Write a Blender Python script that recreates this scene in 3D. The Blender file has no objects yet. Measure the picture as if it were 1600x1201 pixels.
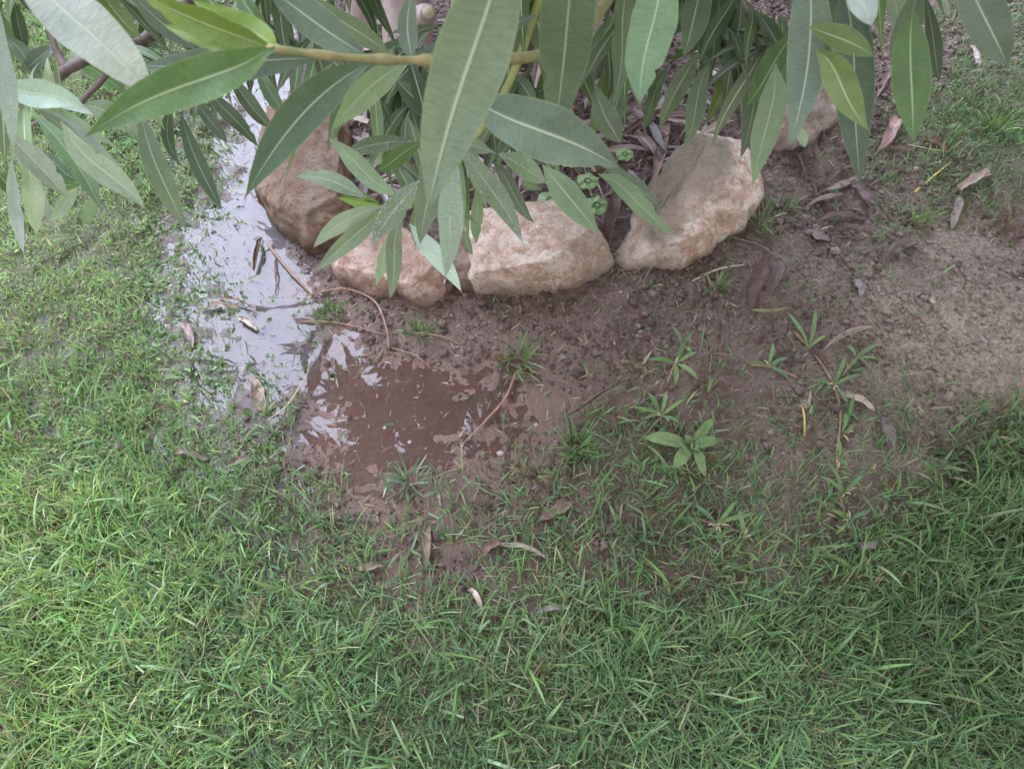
import bpy, math, random
import numpy as np
from mathutils import Vector
R = math.radians
random.seed(7); rng = np.random.default_rng(7)

# ------------------------------------------------------------------ camera, sky, sun
PITCH = R(30); CAMH = 1.2; FOV = R(66)
CAM = np.array([0.0, 0.0, CAMH])
FWD = np.array([0, math.sin(PITCH), -math.cos(PITCH)]); UP = np.array([0, math.cos(PITCH), math.sin(PITCH)]); RT = np.array([1.0, 0, 0])
FPX = 800 / math.tan(FOV / 2)
sc = bpy.context.scene
col = sc.collection
cam = bpy.data.cameras.new("camera"); cam.sensor_fit = 'HORIZONTAL'; cam.sensor_width = 36; cam.angle = FOV
cam.clip_start = 0.02; cam.clip_end = 400
cam.dof.use_dof = True; cam.dof.focus_distance = 1.2; cam.dof.aperture_fstop = 15
co = bpy.data.objects.new("camera", cam); col.objects.link(co); co.location = CAM; co.rotation_euler = (PITCH, 0, 0)
sc.camera = co

SUN_EL, SUN_AZ = R(51), R(-34)          # azimuth measured from +Y towards +X
sd = np.array([math.sin(SUN_AZ) * math.cos(SUN_EL), math.cos(SUN_AZ) * math.cos(SUN_EL), math.sin(SUN_EL)])
w = bpy.data.worlds.new("World"); sc.world = w; w.use_nodes = True
nt = w.node_tree; nt.nodes.clear()
N = nt.nodes.new; L = nt.links.new
wo = N('ShaderNodeOutputWorld'); bg = N('ShaderNodeBackground'); bg.inputs['Strength'].default_value = 0.12
sky = N('ShaderNodeTexSky'); sky.sky_type = 'NISHITA'; sky.sun_disc = False; sky.sun_elevation = SUN_EL; sky.sun_rotation = SUN_AZ
sky.air_density = 1.2; sky.dust_density = 3
tc = N('ShaderNodeTexCoord'); nz = N('ShaderNodeTexNoise'); nz.inputs['Scale'].default_value = 2.2; nz.inputs['Detail'].default_value = 6
L(tc.outputs['Generated'], nz.inputs['Vector'])
rmp = N('ShaderNodeValToRGB'); rmp.color_ramp.elements[0].position = 0.36; rmp.color_ramp.elements[0].color = (.72, .72, .72, 1); rmp.color_ramp.elements[1].position = 0.62
L(nz.outputs['Fac'], rmp.inputs['Fac'])
# thin cloud lit from behind: brighter round the veiled sun
dot = N('ShaderNodeVectorMath'); dot.operation = 'DOT_PRODUCT'; dot.inputs[1].default_value = tuple(sd)
L(tc.outputs['Generated'], dot.inputs[0])
mr = N('ShaderNodeMapRange'); mr.inputs['From Min'].default_value = 0.80; mr.inputs['From Max'].default_value = 1.0
mr.inputs['To Min'].default_value = 0.0; mr.inputs['To Max'].default_value = 68.0; mr.interpolation_type = 'SMOOTHSTEP'
L(dot.outputs['Value'], mr.inputs['Value'])
cl = N('ShaderNodeVectorMath'); cl.operation = 'SCALE'; cl.inputs[0].default_value = (0.74, 0.86, 1.3)
L(mr.outputs['Result'], cl.inputs['Scale'])
add = N('ShaderNodeVectorMath'); add.operation = 'ADD'; add.inputs[1].default_value = (8.6, 8.5, 9.0); L(cl.outputs['Vector'], add.inputs[0])
mx = N('ShaderNodeMix'); mx.data_type = 'RGBA'
L(rmp.outputs['Color'], mx.inputs[0]); L(sky.outputs['Color'], mx.inputs[6]); L(add.outputs['Vector'], mx.inputs[7])
L(mx.outputs[2], bg.inputs['Color']); L(bg.outputs[0], wo.inputs['Surface'])
sun = bpy.data.lights.new("sun", 'SUN'); sun.energy = 1.2; sun.angle = R(38); sun.color = (1.0, .97, .94)
so = bpy.data.objects.new("sun", sun); col.objects.link(so); so.rotation_euler = Vector(sd).to_track_quat('Z', 'Y').to_euler()
sc.view_settings.view_transform = 'Standard'; sc.view_settings.look = 'None'; sc.view_settings.exposure = 0.68; sc.view_settings.gamma = 1
sc.cycles.max_bounces = 8; sc.cycles.transparent_max_bounces = 12; sc.cycles.caustics_reflective = False; sc.cycles.caustics_refractive = False
sc.cycles.use_denoising = True

# ------------------------------------------------------------------ maths helpers
def at(px, py, d):
    px = np.asarray(px, float); py = np.asarray(py, float); d = np.asarray(d, float)
    return CAM + d[..., None] * (FWD + ((px - 800) / FPX)[..., None] * RT - ((py - 600.5) / FPX)[..., None] * UP)
def proj(x, y, z=0.0):
    q = np.stack([x, y, np.broadcast_to(z, np.shape(x)) - CAMH], -1)
    f = np.maximum(q @ FWD, 0.02)
    return 800 + FPX * (q @ RT) / f, 600.5 - FPX * (q @ UP) / f
def _h(a, b, c, s):
    n = (a.astype(np.int64) * 374761393 + b.astype(np.int64) * 668265263 + c.astype(np.int64) * 2147483647 + s * 1274126177) & 0xffffffff
    n = ((n ^ (n >> 13)) * 1274126177) & 0xffffffff
    return ((n ^ (n >> 16)) & 0xffff) / 65535.0
def vn(x, y, z=None, s=0):
    if z is None: z = np.zeros_like(x)
    i, j, k = np.floor(x), np.floor(y), np.floor(z); u, v, t = x - i, y - j, z - k
    u = u * u * (3 - 2 * u); v = v * v * (3 - 2 * v); t = t * t * (3 - 2 * t); r = 0
    for a in (0, 1):
        for b in (0, 1):
            for c in (0, 1):
                r = r + _h(i + a, j + b, k + c, s) * (u if a else 1 - u) * (v if b else 1 - v) * (t if c else 1 - t)
    return r
def fbm(x, y, z=None, s=0, o=4, g=.5):
    r = 0; a = 1; tt = 0
    for q in range(o):
        r = r + a * vn(x, y, z, s + q); tt += a; a *= g; x = x * 2.03 + 5.2; y = y * 2.03 + 1.3
        if z is not None: z = z * 2.03 + 3.1
    return r / tt
def smooth(a, b, x):
    t = np.clip((x - a) / (b - a), 0, 1); return t * t * (3 - 2 * t)

# survey of the plot: one value per station, stations about 7 cm apart
def grid(rows):
    return np.array([[float(v) for v in r.split()] for r in rows])
DENS = grid([
 "9 9 9 8 3 1 0 0 0 0 0 0 0 2 3 4 5",
 "9 9 8 6 1 0 0 0 0 0 0 0 0 1 2 4 6",
 "9 8.5 7.5 6 1.5 0 0 0 0 0 0 0 0 .8 5 7.5 8.5",
 "9 9 8.5 5.5 1.6 0 0 0 0 0 .6 2 2 2.2 4 5.5 5",
 "9 9 8.5 4.6 1.6 .5 0 .2 .2 .6 1.4 2.2 2.2 2 2 1 .3",
 "9 9 8.5 4.2 2.4 2 .8 .6 1 .8 1.4 1.6 2.2 2 1.4 .8 .6",
 "9 9 8.5 5 3.6 1.5 .3 .2 .8 1.6 3.2 2 2 3 2.4 1.6 1.2",
 "9 8.5 7.5 6.5 5 .8 .8 1 2 4.2 5.8 4.6 3 3.4 3.2 4.6 6.5",
 "9 9 8.5 7.5 6.3 4.5 1.5 3.4 3.8 4 5 4.6 3.8 3.8 4.6 8 9",
 "9 9 9 8 6 5 4.5 3.2 3.4 4.2 5 4 4 5.6 8 9 9",
 "9 9 9 9 8.5 7.5 7 5.5 5.8 7 7.5 7.5 8 9 9 9 9",
 "9 9 9 9 9 9 9 9 9 9 9 9 9 9 9 9 9",
 "9 9 9 9 9 9 9 9 9 9 9 9 9 9 9 9 9"])
HT = grid([
 "9 9 9 8 3 12 24 24 24 24 24 24 24 24 26 28 30",
 "9 9 9 8 -6 6 22 24 24 24 24 24 22 22 24 27 28",
 "9 9 9 6 -7 4 20 22 22 22 22 22 20 20 22 25 26",
 "9 9 9 4 -6 4 14 18 18 18 18 16 16 18 20 23 25",
 "9 9 9 0 -8 3 8 10 10 12 14 15 16 18 20 24 26",
 "9 9 9 -2 -8 -1 4 5 6 9 12 14 16 18 20 24 28",
 "9 8 7 0 -4 -1 -2 -1 0 4 8 12 14 16 18 22 25",
 "9 8 7 5 4 0 -2 -1 0 3 7 10 13 15 17 18 20",
 "10 9 8 7 5 3 1 3 4 6 8 10 13 14 15 16 16",
 "10 10 9 8 7 6 5 6 7 8 9 11 13 14 14 14 14",
 "10 10 10 9 9 8 8 8 9 10 11 12 13 13 13 13 13",
 "10 10 10 10 10 10 10 10 10 11 12 12 12 12 12 12 12",
 "10 10 10 10 10 10 10 10 10 11 12 12 12 12 12 12 12"])
PALE = grid([
 "3 3 3 3 3 1 0 0 0 0 0 0 1 2 4 4 4",
 "3 3 3 4 3 1 0 0 0 0 0 0 1 3 4 4 4",
 "3 3 3 4 3 1 0 0 0 0 0 1 2 3 4 4 4",
 "3 3 3 4 4 2 0 0 0 1 1 2 3 3 4 4 4",
 "3 3 3 5 5 3 2 2 3 3 3 3 4 4 5 7 6",
 "3 3 3 6 6 4 2 3 3 3 3 4 4 5 7 9 9",
 "3 3 3 6 5 3 2 2 2 3 3 4 5 6 7 9 9",
 "3 3 3 3 2 2 2 2 2 2 3 4 6 6 6 5 5",
 "3 3 3 2 2 2 1 1 2 2 3 4 6 5 4 3 3",
 "3 3 3 2 2 2 2 2 3 3 3 3 4 3 3 3 3",
 "2 2 2 2 2 2 2 2 2 2 2 2 2 2 2 2 2",
 "2 2 2 2 2 2 2 2 2 2 2 2 2 2 2 2 2",
 "2 2 2 2 2 2 2 2 2 2 2 2 2 2 2 2 2"])
def samp(G, x, y):
    px, py = proj(x, y)
    far = (y < -.3)
    u = np.clip(px / 100, 0, 15.999); v = np.where(far, 11.999, np.clip(py / 100, 0, 11.999))
    i = u.astype(int); j = v.astype(int); a = u - i; b = v - j
    a = a * a * (3 - 2 * a); b = b * b * (3 - 2 * b)
    return (G[j, i] * (1 - a) + G[j, i + 1] * a) * (1 - b) + (G[j + 1, i] * (1 - a) + G[j + 1, i + 1] * a) * b
def density(x, y):
    wx = x + .05 * (vn(x * 11, y * 11, s=3) - .5); wy = y + .05 * (vn(x * 11, y * 11, s=4) - .5)
    return samp(DENS, wx, wy)
def hgt(x, y):
    x = np.asarray(x, float); y = np.asarray(y, float)
    ww = .06 + .07 * smooth(-.3, -.5, x); wx = x + ww * (vn(x * 11, y * 11, s=31) - .5); wy = y + .06 * (vn(x * 9, y * 9, s=32) - .5)
    h = samp(HT, wx, wy) / 1000
    d = density(x, y) / 9
    bare = 1 - .75 * smooth(.2, .9, d)
    n1 = fbm(x * 22, y * 22, s=5, o=3) - .5
    n2 = fbm(x * 90, y * 90, s=9, o=3) - .5
    ridge = 1 - np.abs(2 * fbm(x * 45, y * 45, s=15, o=2) - 1)
    bil = np.abs(2 * vn(x * 75, y * 75, s=17) - 1) + .6 * np.abs(2 * vn(x * 150, y * 150, s=18) - 1)
    lump = fbm(x * 14, y * 14, s=19, o=2)
    dry = .28 + .72 * smooth(-.002, .012, h)
    isl = smooth(-.62, -.5, -x - .0 * y) if False else smooth(-.25, -.38, x)
    h = h + isl * (.012 + .014 * smooth(.9, 1.3, y)) * (fbm(x * 30, y * 30, s=33, o=3) - .46) + .012 * n1 * (.35 + .65 * smooth(.0, .008, h)) + bare * dry * (.008 * n2 + .006 * (ridge - .7) + .0095 * (bil - .8) * smooth(.28, .6, lump) * (1 - .75 * smooth(.45, .8, samp(PALE, x, y) / 9))) + .012 * smooth(.1, .6, d) * (vn(x * 40, y * 40, s=60) - .4) * smooth(-.003, .004, h)
    hx = (x - .99) / .10; hy = (y - 1.03) / .055; q = np.exp(-(hx * hx + hy * hy) * 1.2); h = h - .026 * q + .013 * q * (bil - .6)
    return h
def on_ground(px, py):
    p = at(px, py, 1.0); d = p - CAM; t = CAMH / -d[..., 2]
    for _ in range(4):
        q = CAM + d * t[..., None]; t = (CAMH - np.maximum(hgt(q[..., 0], q[..., 1]), 0.0)) / -d[..., 2]
    return CAM + d * t[..., None]

# ------------------------------------------------------------------ mesh and material helpers
def mesh(name, V, F, mats=(), mi=None, color=None, attrs=None, uv=None, smooth_=True):
    V = np.asarray(V, np.float32); me = bpy.data.meshes.new(name)
    if isinstance(F, np.ndarray): F = [F]
    F = [np.asarray(f, np.int32) for f in F if len(f)]
    me.vertices.add(len(V)); me.vertices.foreach_set('co', V.ravel())
    li = np.concatenate([f.ravel() for f in F]); me.loops.add(len(li)); me.loops.foreach_set('vertex_index', li)
    tot = np.concatenate([np.full(len(f), f.shape[1], np.int32) for f in F]); st = np.concatenate([[0], np.cumsum(tot)[:-1]]).astype(np.int32)
    me.polygons.add(len(tot)); me.polygons.foreach_set('loop_start', st); me.polygons.foreach_set('loop_total', tot)
    me.polygons.foreach_set('use_smooth', np.full(len(tot), smooth_))
    if mi is not None: me.polygons.foreach_set('material_index', np.asarray(mi, np.int32))
    for m in mats: me.materials.append(m)
    me.update(calc_edges=True)
    if color is not None:
        a = me.color_attributes.new('Col', 'FLOAT_COLOR', 'POINT'); c = np.ones((len(V), 4), np.float32); c[:, :3] = color; a.data.foreach_set('color', c.ravel())
    for k, v in (attrs or {}).items():
        a = me.attributes.new(k, 'FLOAT', 'POINT'); a.data.foreach_set('value', np.asarray(v, np.float32))
    if uv is not None:
        l = me.uv_layers.new(name='UVMap'); l.data.foreach_set('uv', np.asarray(uv, np.float32)[li].ravel())
    return me
def ob(name, me, parent=None, **props):
    o = bpy.data.objects.new(name, me); col.objects.link(o)
    if parent is not None: o.parent = parent
    for k, v in props.items(): o[k] = v
    return o
def gridfaces(r, c, off=0, wrap=False):
    i = np.arange(r - 1)[:, None]; j = np.arange(c if wrap else c - 1)[None]
    k = (j + 1) % c
    return (np.stack([i * c + j, i * c + k, (i + 1) * c + k, (i + 1) * c + j], -1).reshape(-1, 4) + off)
class MatB:
    def __init__(s, name, rough=.6, spec=.5):
        s.m = bpy.data.materials.new(name); s.m.use_nodes = True; s.t = s.m.node_tree; s.b = s.t.nodes['Principled BSDF']; s.out = s.t.nodes['Material Output']
        s.b.inputs['Roughness'].default_value = rough; s.b.inputs['Specular IOR Level'].default_value = spec
    def n(s, k, **p):
        q = s.t.nodes.new('ShaderNode' + k)
        for a, b in p.items(): setattr(q, a, b)
        return q
    def l(s, a, b): s.t.links.new(a, b)
    def noise(s, scale, detail=4, rough=.55, vec=None, dist=0):
        q = s.n('TexNoise'); q.inputs['Scale'].default_value = scale; q.inputs['Detail'].default_value = detail; q.inputs['Roughness'].default_value = rough; q.inputs['Distortion'].default_value = dist
        if vec is None: vec = s.geo()
        s.l(vec, q.inputs['Vector']); return q.outputs['Fac']
    def geo(s):
        if not hasattr(s, '_g'): s._g = s.n('NewGeometry').outputs['Position']
        return s._g
    def objc(s):
        if not hasattr(s, '_o'): s._o = s.n('TexCoord').outputs['Object']
        return s._o
    def ramp(s, f, pts):
        q = s.n('ValToRGB'); e = q.color_ramp.elements
        while len(e) < len(pts): e.new(.5)
        for k, (p, c) in enumerate(pts):
            e[k].position = p; e[k].color = (c, c, c, 1) if isinstance(c, (int, float)) else (*c, 1)
        s.l(f, q.inputs['Fac']); return q.outputs['Color']
    def mix(s, f, a, b, mode='MIX'):
        q = s.n('Mix', data_type='RGBA', blend_type=mode)
        for sock, v in ((q.inputs[0], f), (q.inputs[6], a), (q.inputs[7], b)):
            if isinstance(v, (int, float)): sock.default_value = v
            elif isinstance(v, tuple): sock.default_value = (*v, 1)
            else: s.l(v, sock)
        return q.outputs[2]
    def attr(s, k, c=False):
        q = s.n('Attribute', attribute_name=k); return q.outputs['Color' if c else 'Fac']
    def math(s, op, a, b=0.0):
        q = s.n('Math', operation=op)
        for i, v in enumerate((a, b)):
            if isinstance(v, (int, float)): q.inputs[i].default_value = v
            else: s.l(v, q.inputs[i])
        return q.outputs[0]
    def bump(s, h, st=.4, dist=.002):
        q = s.n('Bump'); q.inputs['Strength'].default_value = st; q.inputs['Distance'].default_value = dist; s.l(h, q.inputs['Height']); s.l(q.outputs[0], s.b.inputs['Normal']); return q
    def base(s, c):
        if isinstance(c, tuple): s.b.inputs['Base Color'].default_value = (*c, 1)
        else: s.l(c, s.b.inputs['Base Color'])
    def translucent(s, c, f):
        t = s.n('BsdfTranslucent')
        if isinstance(c, tuple): t.inputs['Color'].default_value = (*c, 1)
        else: s.l(c, t.inputs['Color'])
        m = s.n('MixShader'); m.inputs[0].default_value = f
        s.l(s.b.outputs[0], m.inputs[1]); s.l(t.outputs[0], m.inputs[2]); s.l(m.outputs[0], s.out.inputs['Surface'])

# soil
def mat_soil():
    m = MatB('soil', .8, .5)
    n1 = m.noise(14, 6, .6); n2 = m.noise(160, 5, .7); n3 = m.noise(600, 2); n4 = m.noise(5, 3)
    dark = m.mix(m.ramp(n1, [(.3, 0), (.7, 1)]), (.085, .05, .042), (.175, .117, .102))
    pale = m.mix(m.ramp(n1, [(.3, 0), (.7, 1)]), (.29, .23, .18), (.42, .345, .28))
    pf = m.math('ADD', m.attr('pale'), m.math('MULTIPLY', m.math('SUBTRACT', n4, .5), .5))
    c = m.mix(m.ramp(pf, [(.25, 0), (1.0, 1)]), dark, pale)
    c = m.mix(.8, c, m.ramp(n2, [(.3, (.35, .34, .34)), (.7, (1.6, 1.57, 1.55))]), 'MULTIPLY')
    speck = m.ramp(n3, [(.66, 0), (.72, 1)])
    c = m.mix(m.math('MULTIPLY', speck, .55), c, (.4, .34, .3))
    turf = m.mix(n1, (.07, .085, .03), (.12, .12, .055))
    c = m.mix(m.ramp(m.attr('turf'), [(.35, 0), (.85, .8)]), c, turf)
    silt = m.mix(n1, (.2, .165, .16), (.3, .265, .265))
    c = m.mix(m.attr('silt'), c, silt)
    c = m.mix(m.math('MULTIPLY', m.attr('wet'), .45), c, (.8, .74, .7), 'MULTIPLY')
    mud = m.mix(n1, (.165, .1, .078), (.255, .168, .132))
    mud = m.mix(m.ramp(n2, [(.55, 0), (.68, .5)]), mud, (.27, .2, .16))
    mud = m.mix(m.attr('under'), mud, m.mix(1.0, mud, (1.5, 1.42, 1.4), 'MULTIPLY'))  # submerged mud painted brighter to make up for light lost below the water
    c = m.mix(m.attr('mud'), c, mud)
    m.base(c)
    m.l(m.ramp(m.attr('wet'), [(0, (.78,) * 3), (1, (.36,) * 3)]), m.b.inputs['Roughness'])
    h = m.math('ADD', m.math('MULTIPLY', n2, .7), m.math('MULTIPLY', n3, .25))
    m.bump(h, 1.0, .009)
    return m.m
M_SOIL = mat_soil()
def mat_water():
    m = bpy.data.materials.new('water'); m.use_nodes = True; t = m.node_tree; t.nodes.clear()
    o = t.nodes.new('ShaderNodeOutputMaterial'); tr = t.nodes.new('ShaderNodeBsdfTransparent'); tr.inputs[0].default_value = (.985, .975, .97, 1)
    g = t.nodes.new('ShaderNodeBsdfGlossy'); g.inputs['Roughness'].default_value = .02; f = t.nodes.new('ShaderNodeFresnel'); f.inputs['IOR'].default_value = 1.36
    p = t.nodes.new('ShaderNodeNewGeometry'); n = t.nodes.new('ShaderNodeTexNoise'); n.inputs['Scale'].default_value = 9; n.inputs['Detail'].default_value = 3
    b = t.nodes.new('ShaderNodeBump'); b.inputs['Strength'].default_value = .12; b.inputs['Distance'].default_value = .004
    mx = t.nodes.new('ShaderNodeMixShader'); k = t.links.new
    k(p.outputs['Position'], n.inputs['Vector']); k(n.outputs['Fac'], b.inputs['Height']); k(b.outputs[0], g.inputs['Normal']); k(b.outputs[0], f.inputs['Normal'])
    k(f.outputs[0], mx.inputs[0]); k(tr.outputs[0], mx.inputs[1]); k(g.outputs[0], mx.inputs[2]); k(mx.outputs[0], o.inputs[0])
    return m
M_WATER = mat_water()
def mat_blade():
    m = MatB('grass_blade', .42, .5)
    c = m.mix(.35, m.attr('Col', True), m.ramp(m.noise(300, 2), [(.3, (.7, .7, .7)), (.7, (1.35, 1.3, 1.2))]), 'MULTIPLY')
    m.base(c); m.translucent(c, .33); return m.m
M_BLADE = mat_blade()
def mat_leaf():
    m = MatB('oleander_leaf', .4, .55)
    oi = m.n('ObjectInfo'); uv = m.n('TexCoord').outputs['UV']
    sep = m.n('SeparateXYZ'); m.l(uv, sep.inputs[0])
    mp = m.n('Mapping'); mp.inputs['Scale'].default_value = (4, 90, 1); m.l(uv, mp.inputs[0])
    va = m.noise(1.0, 3, .6, mp.outputs[0])
    c = m.mix(.5, oi.outputs['Color'], m.ramp(m.noise(38, 4), [(.3, (.72, .76, .74)), (.7, (1.28, 1.24, 1.2))]), 'MULTIPLY')
    c = m.mix(.55, c, m.ramp(va, [(.35, (.75, .78, .75)), (.65, (1.25, 1.22, 1.2))]), 'MULTIPLY')
    c = m.mix(1.0, c, (.97, 1.0, 1.14), 'MULTIPLY')
    sp = m.ramp(m.noise(90, 4, .7), [(.66, 0), (.72, 1)])
    c = m.mix(m.math('MULTIPLY', sp, .35), c, (.24, .27, .09))
    tip = m.math('ADD', sep.outputs[1], m.math('MULTIPLY', m.noise(120, 2), .03))
    c = m.mix(m.ramp(tip, [(.985, 0), (1.0, 1)]), c, (.3, .2, .12))
    ed = m.math('ABSOLUTE', m.math('SUBTRACT', sep.outputs[0], .5))
    c = m.mix(m.ramp(ed, [(.475, 0), (.495, .55)]), c, (.28, .34, .17))
    c = m.mix(m.ramp(m.noise(11, 3), [(.35, 0), (.7, .45)]), c, m.mix(1.0, c, (1.5, 1.35, .9), 'MULTIPLY'))
    m.base(c); m.bump(m.math('ADD', m.math('MULTIPLY', va, .9), m.noise(260, 3)), .45, .0012)
    m.l(m.ramp(m.noise(60, 3), [(.3, (.33,) * 3), (.7, (.5,) * 3)]), m.b.inputs['Roughness'])
    tcx = m.mix(.6, c, (1.5, 1.7, .5), 'MULTIPLY'); m.translucent(tcx, .28); return m.m
def mat_rib():
    m = MatB('leaf_midrib', .45, .4); oi = m.n('ObjectInfo')
    c = m.mix(.6, oi.outputs['Color'], (.46, .52, .34)); m.base(c); return m.m
M_LEAF, M_RIB = mat_leaf(), mat_rib()
def mat_dry():
    m = MatB('dry_leaf', .7, .3); oi = m.n('ObjectInfo'); uv = m.n('TexCoord').outputs['UV']
    mp = m.n('Mapping'); mp.inputs['Scale'].default_value = (14, 2.5, 1); m.l(uv, mp.inputs[0])
    st = m.noise(1.0, 4, .6, mp.outputs[0])
    c = m.mix(.8, oi.outputs['Color'], m.ramp(st, [(.3, (.55, .52, .5)), (.7, (1.35, 1.3, 1.3))]), 'MULTIPLY')
    c = m.mix(m.ramp(m.noise(70, 4), [(.52, 0), (.66, .75)]), c, (.07, .05, .045))
    m.base(c); m.bump(st, .6, .0015); return m.m
M_DRY = mat_dry()
def mat_rock():
    m = MatB('field_stone', .75, .35); oi = m.n('ObjectInfo')
    add = m.n('VectorMath', operation='ADD'); m.l(m.geo(), add.inputs[0]); m.l(oi.outputs['Random'], add.inputs[1]); v = add.outputs[0]
    n1 = m.noise(11, 6, .65, v, .15); n2 = m.noise(34, 8, .78, v, .1); n3 = m.noise(140, 5, .75, v); n4 = m.noise(420, 3, .6, v)
    c = m.mix(m.ramp(n1, [(.35, 0), (.65, 1)]), (.54, .36, .25), (.70, .53, .44))
    c = m.mix(m.ramp(n2, [(.45, 0), (.56, 1)]), c, (.88, .77, .70))
    c = m.mix(m.ramp(n2, [(.30, .8), (.42, 0)]), c, (.26, .165, .10))
    c = m.mix(m.ramp(n3, [(.30, .8), (.47, 0)]), c, (.23, .165, .12))
    c = m.mix(m.ramp(n4, [(.56, 0), (.66, .65)]), c, (.86, .8, .74))
    c = m.mix(m.math('MULTIPLY', m.attr('moss'), m.ramp(n2, [(.3, .5), (.6, 1.0)])), c, m.mix(n3, (.13, .12, .085), (.25, .23, .17)))
    c = m.mix(m.math('MULTIPLY', m.attr('dirt'), .85), c, m.mix(n3, (.10, .07, .055), (.2, .14, .11)))
    c = m.mix(1.0, c, oi.outputs['Color'], 'MULTIPLY'); m.base(c)
    m.bump(m.math('ADD', m.math('ADD', n3, m.math('MULTIPLY', n4, .35)), m.math('MULTIPLY', n2, 2.5)), 1.0, .011); return m.m
M_ROCK = mat_rock()
def mat_simple(name, a, b, sc_=40, rough=.7, bump=.4, stretch=None, dist=.002):
    m = MatB(name, rough, .4); v = m.objc()
    if stretch:
        mp = m.n('Mapping'); mp.inputs['Scale'].default_value = stretch; m.l(v, mp.inputs[0]); v = mp.outputs[0]
    n = m.noise(sc_, 5, .6, v); m.base(m.mix(m.ramp(n, [(.3, 0), (.7, 1)]), a, b)); m.bump(n, bump, dist); return m.m
M_BARK = mat_simple('oleander_bark', (.26, .19, .17), (.46, .37, .35), 38, .8, .8, (1, 1, .35), .004)
M_CUT = mat_simple('cut_wood', (.38, .3, .2), (.62, .55, .42), 60)
M_BARKD = mat_simple('old_twig_bark', (.13, .09, .08), (.24, .18, .16), 60)
M_STEMG = mat_simple('green_stem', (.22, .27, .08), (.36, .36, .13), 50, .5, .2)
M_STEMN = mat_simple('jointed_green_stem', (.2, .25, .09), (.40, .31, .16), 130, .55, .7)
M_STEMB = mat_simple('brown_green_stem', (.24, .22, .12), (.33, .24, .15), 50, .5, .2)
M_STRAW = mat_simple('straw', (.42, .32, .2), (.62, .5, .36), 60)
M_YEL = mat_simple('yellow_stick', (.5, .38, .1), (.65, .5, .2), 60)
M_ROOT = mat_simple('red_brown_runner', (.2, .12, .08), (.38, .25, .18), 70)
M_LIME = mat_simple('weed_leaf', (.1, .17, .06), (.17, .25, .09), 60, .45, .3)
def mat_dew():
    m = MatB('dew', .08, .6); m.base((.9, .95, .93)); m.b.inputs['Transmission Weight'].default_value = .6; m.b.inputs['IOR'].default_value = 1.33; return m.m  # whitish base paints in the sky light that clear drops would reflect
M_DEW = mat_dew()
M_PEB = mat_simple('pebble', (.27, .22, .19), (.48, .42, .38), 60)

# ------------------------------------------------------------------ ground sheet
def axis(a, b, s, far):
    core = np.arange(a, b + 1e-6, s); o = []
    st = s; p = b
    while p < far: st *= 1.35; p += st; o.append(p)
    i = []; st = s; p = a
    while p > -far: st *= 1.35; p -= st; i.append(p)
    return np.concatenate([i[::-1], core, o])
gx = axis(-1.25, 1.35, .0031, 60); gy = axis(-.05, 2.05, .0031, 60)
X, Y = np.meshgrid(gx, gy); x = X.ravel(); y = Y.ravel(); z = hgt(x, y)
fard = np.maximum(np.abs(x) - 3, 0) + np.maximum(np.abs(y) - 3, 0)
z = np.where(fard > 0, .01, z)
zz = samp(HT, x, y) / 1000
dn = density(x, y) / 9
px_, py_ = proj(x, y)
inpud = smooth(.008, .001, z)
left = 1 - smooth(430, 540, px_ + 60 * (vn(x * 20, y * 20, s=77) - .5))
ground = ob('ground', mesh('ground', np.stack([x, y, z], 1), gridfaces(len(gy), len(gx)), [M_SOIL],
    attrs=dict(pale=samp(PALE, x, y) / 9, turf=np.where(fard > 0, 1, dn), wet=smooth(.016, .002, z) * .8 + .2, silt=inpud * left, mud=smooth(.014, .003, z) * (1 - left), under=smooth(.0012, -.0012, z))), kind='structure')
# puddle water: sheet that ends just inside the bank everywhere
wx = np.arange(-1.0, .45, .02); wy = np.arange(.2, 1.75, .02)
WX, WY = np.meshgrid(wx, wy); c_ = gridfaces(len(wy), len(wx))
zq = samp(HT, WX.ravel(), WY.ravel()); keep = (zq[c_].min(1) < 7)
used, inv = np.unique(c_[keep], return_inverse=True)
WV = np.stack([WX.ravel(), WY.ravel(), np.zeros(WX.size)], 1)[used]
ob('puddle_water', mesh('puddle_water', WV, inv.reshape(-1, 4), [M_WATER]), kind='structure')

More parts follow.
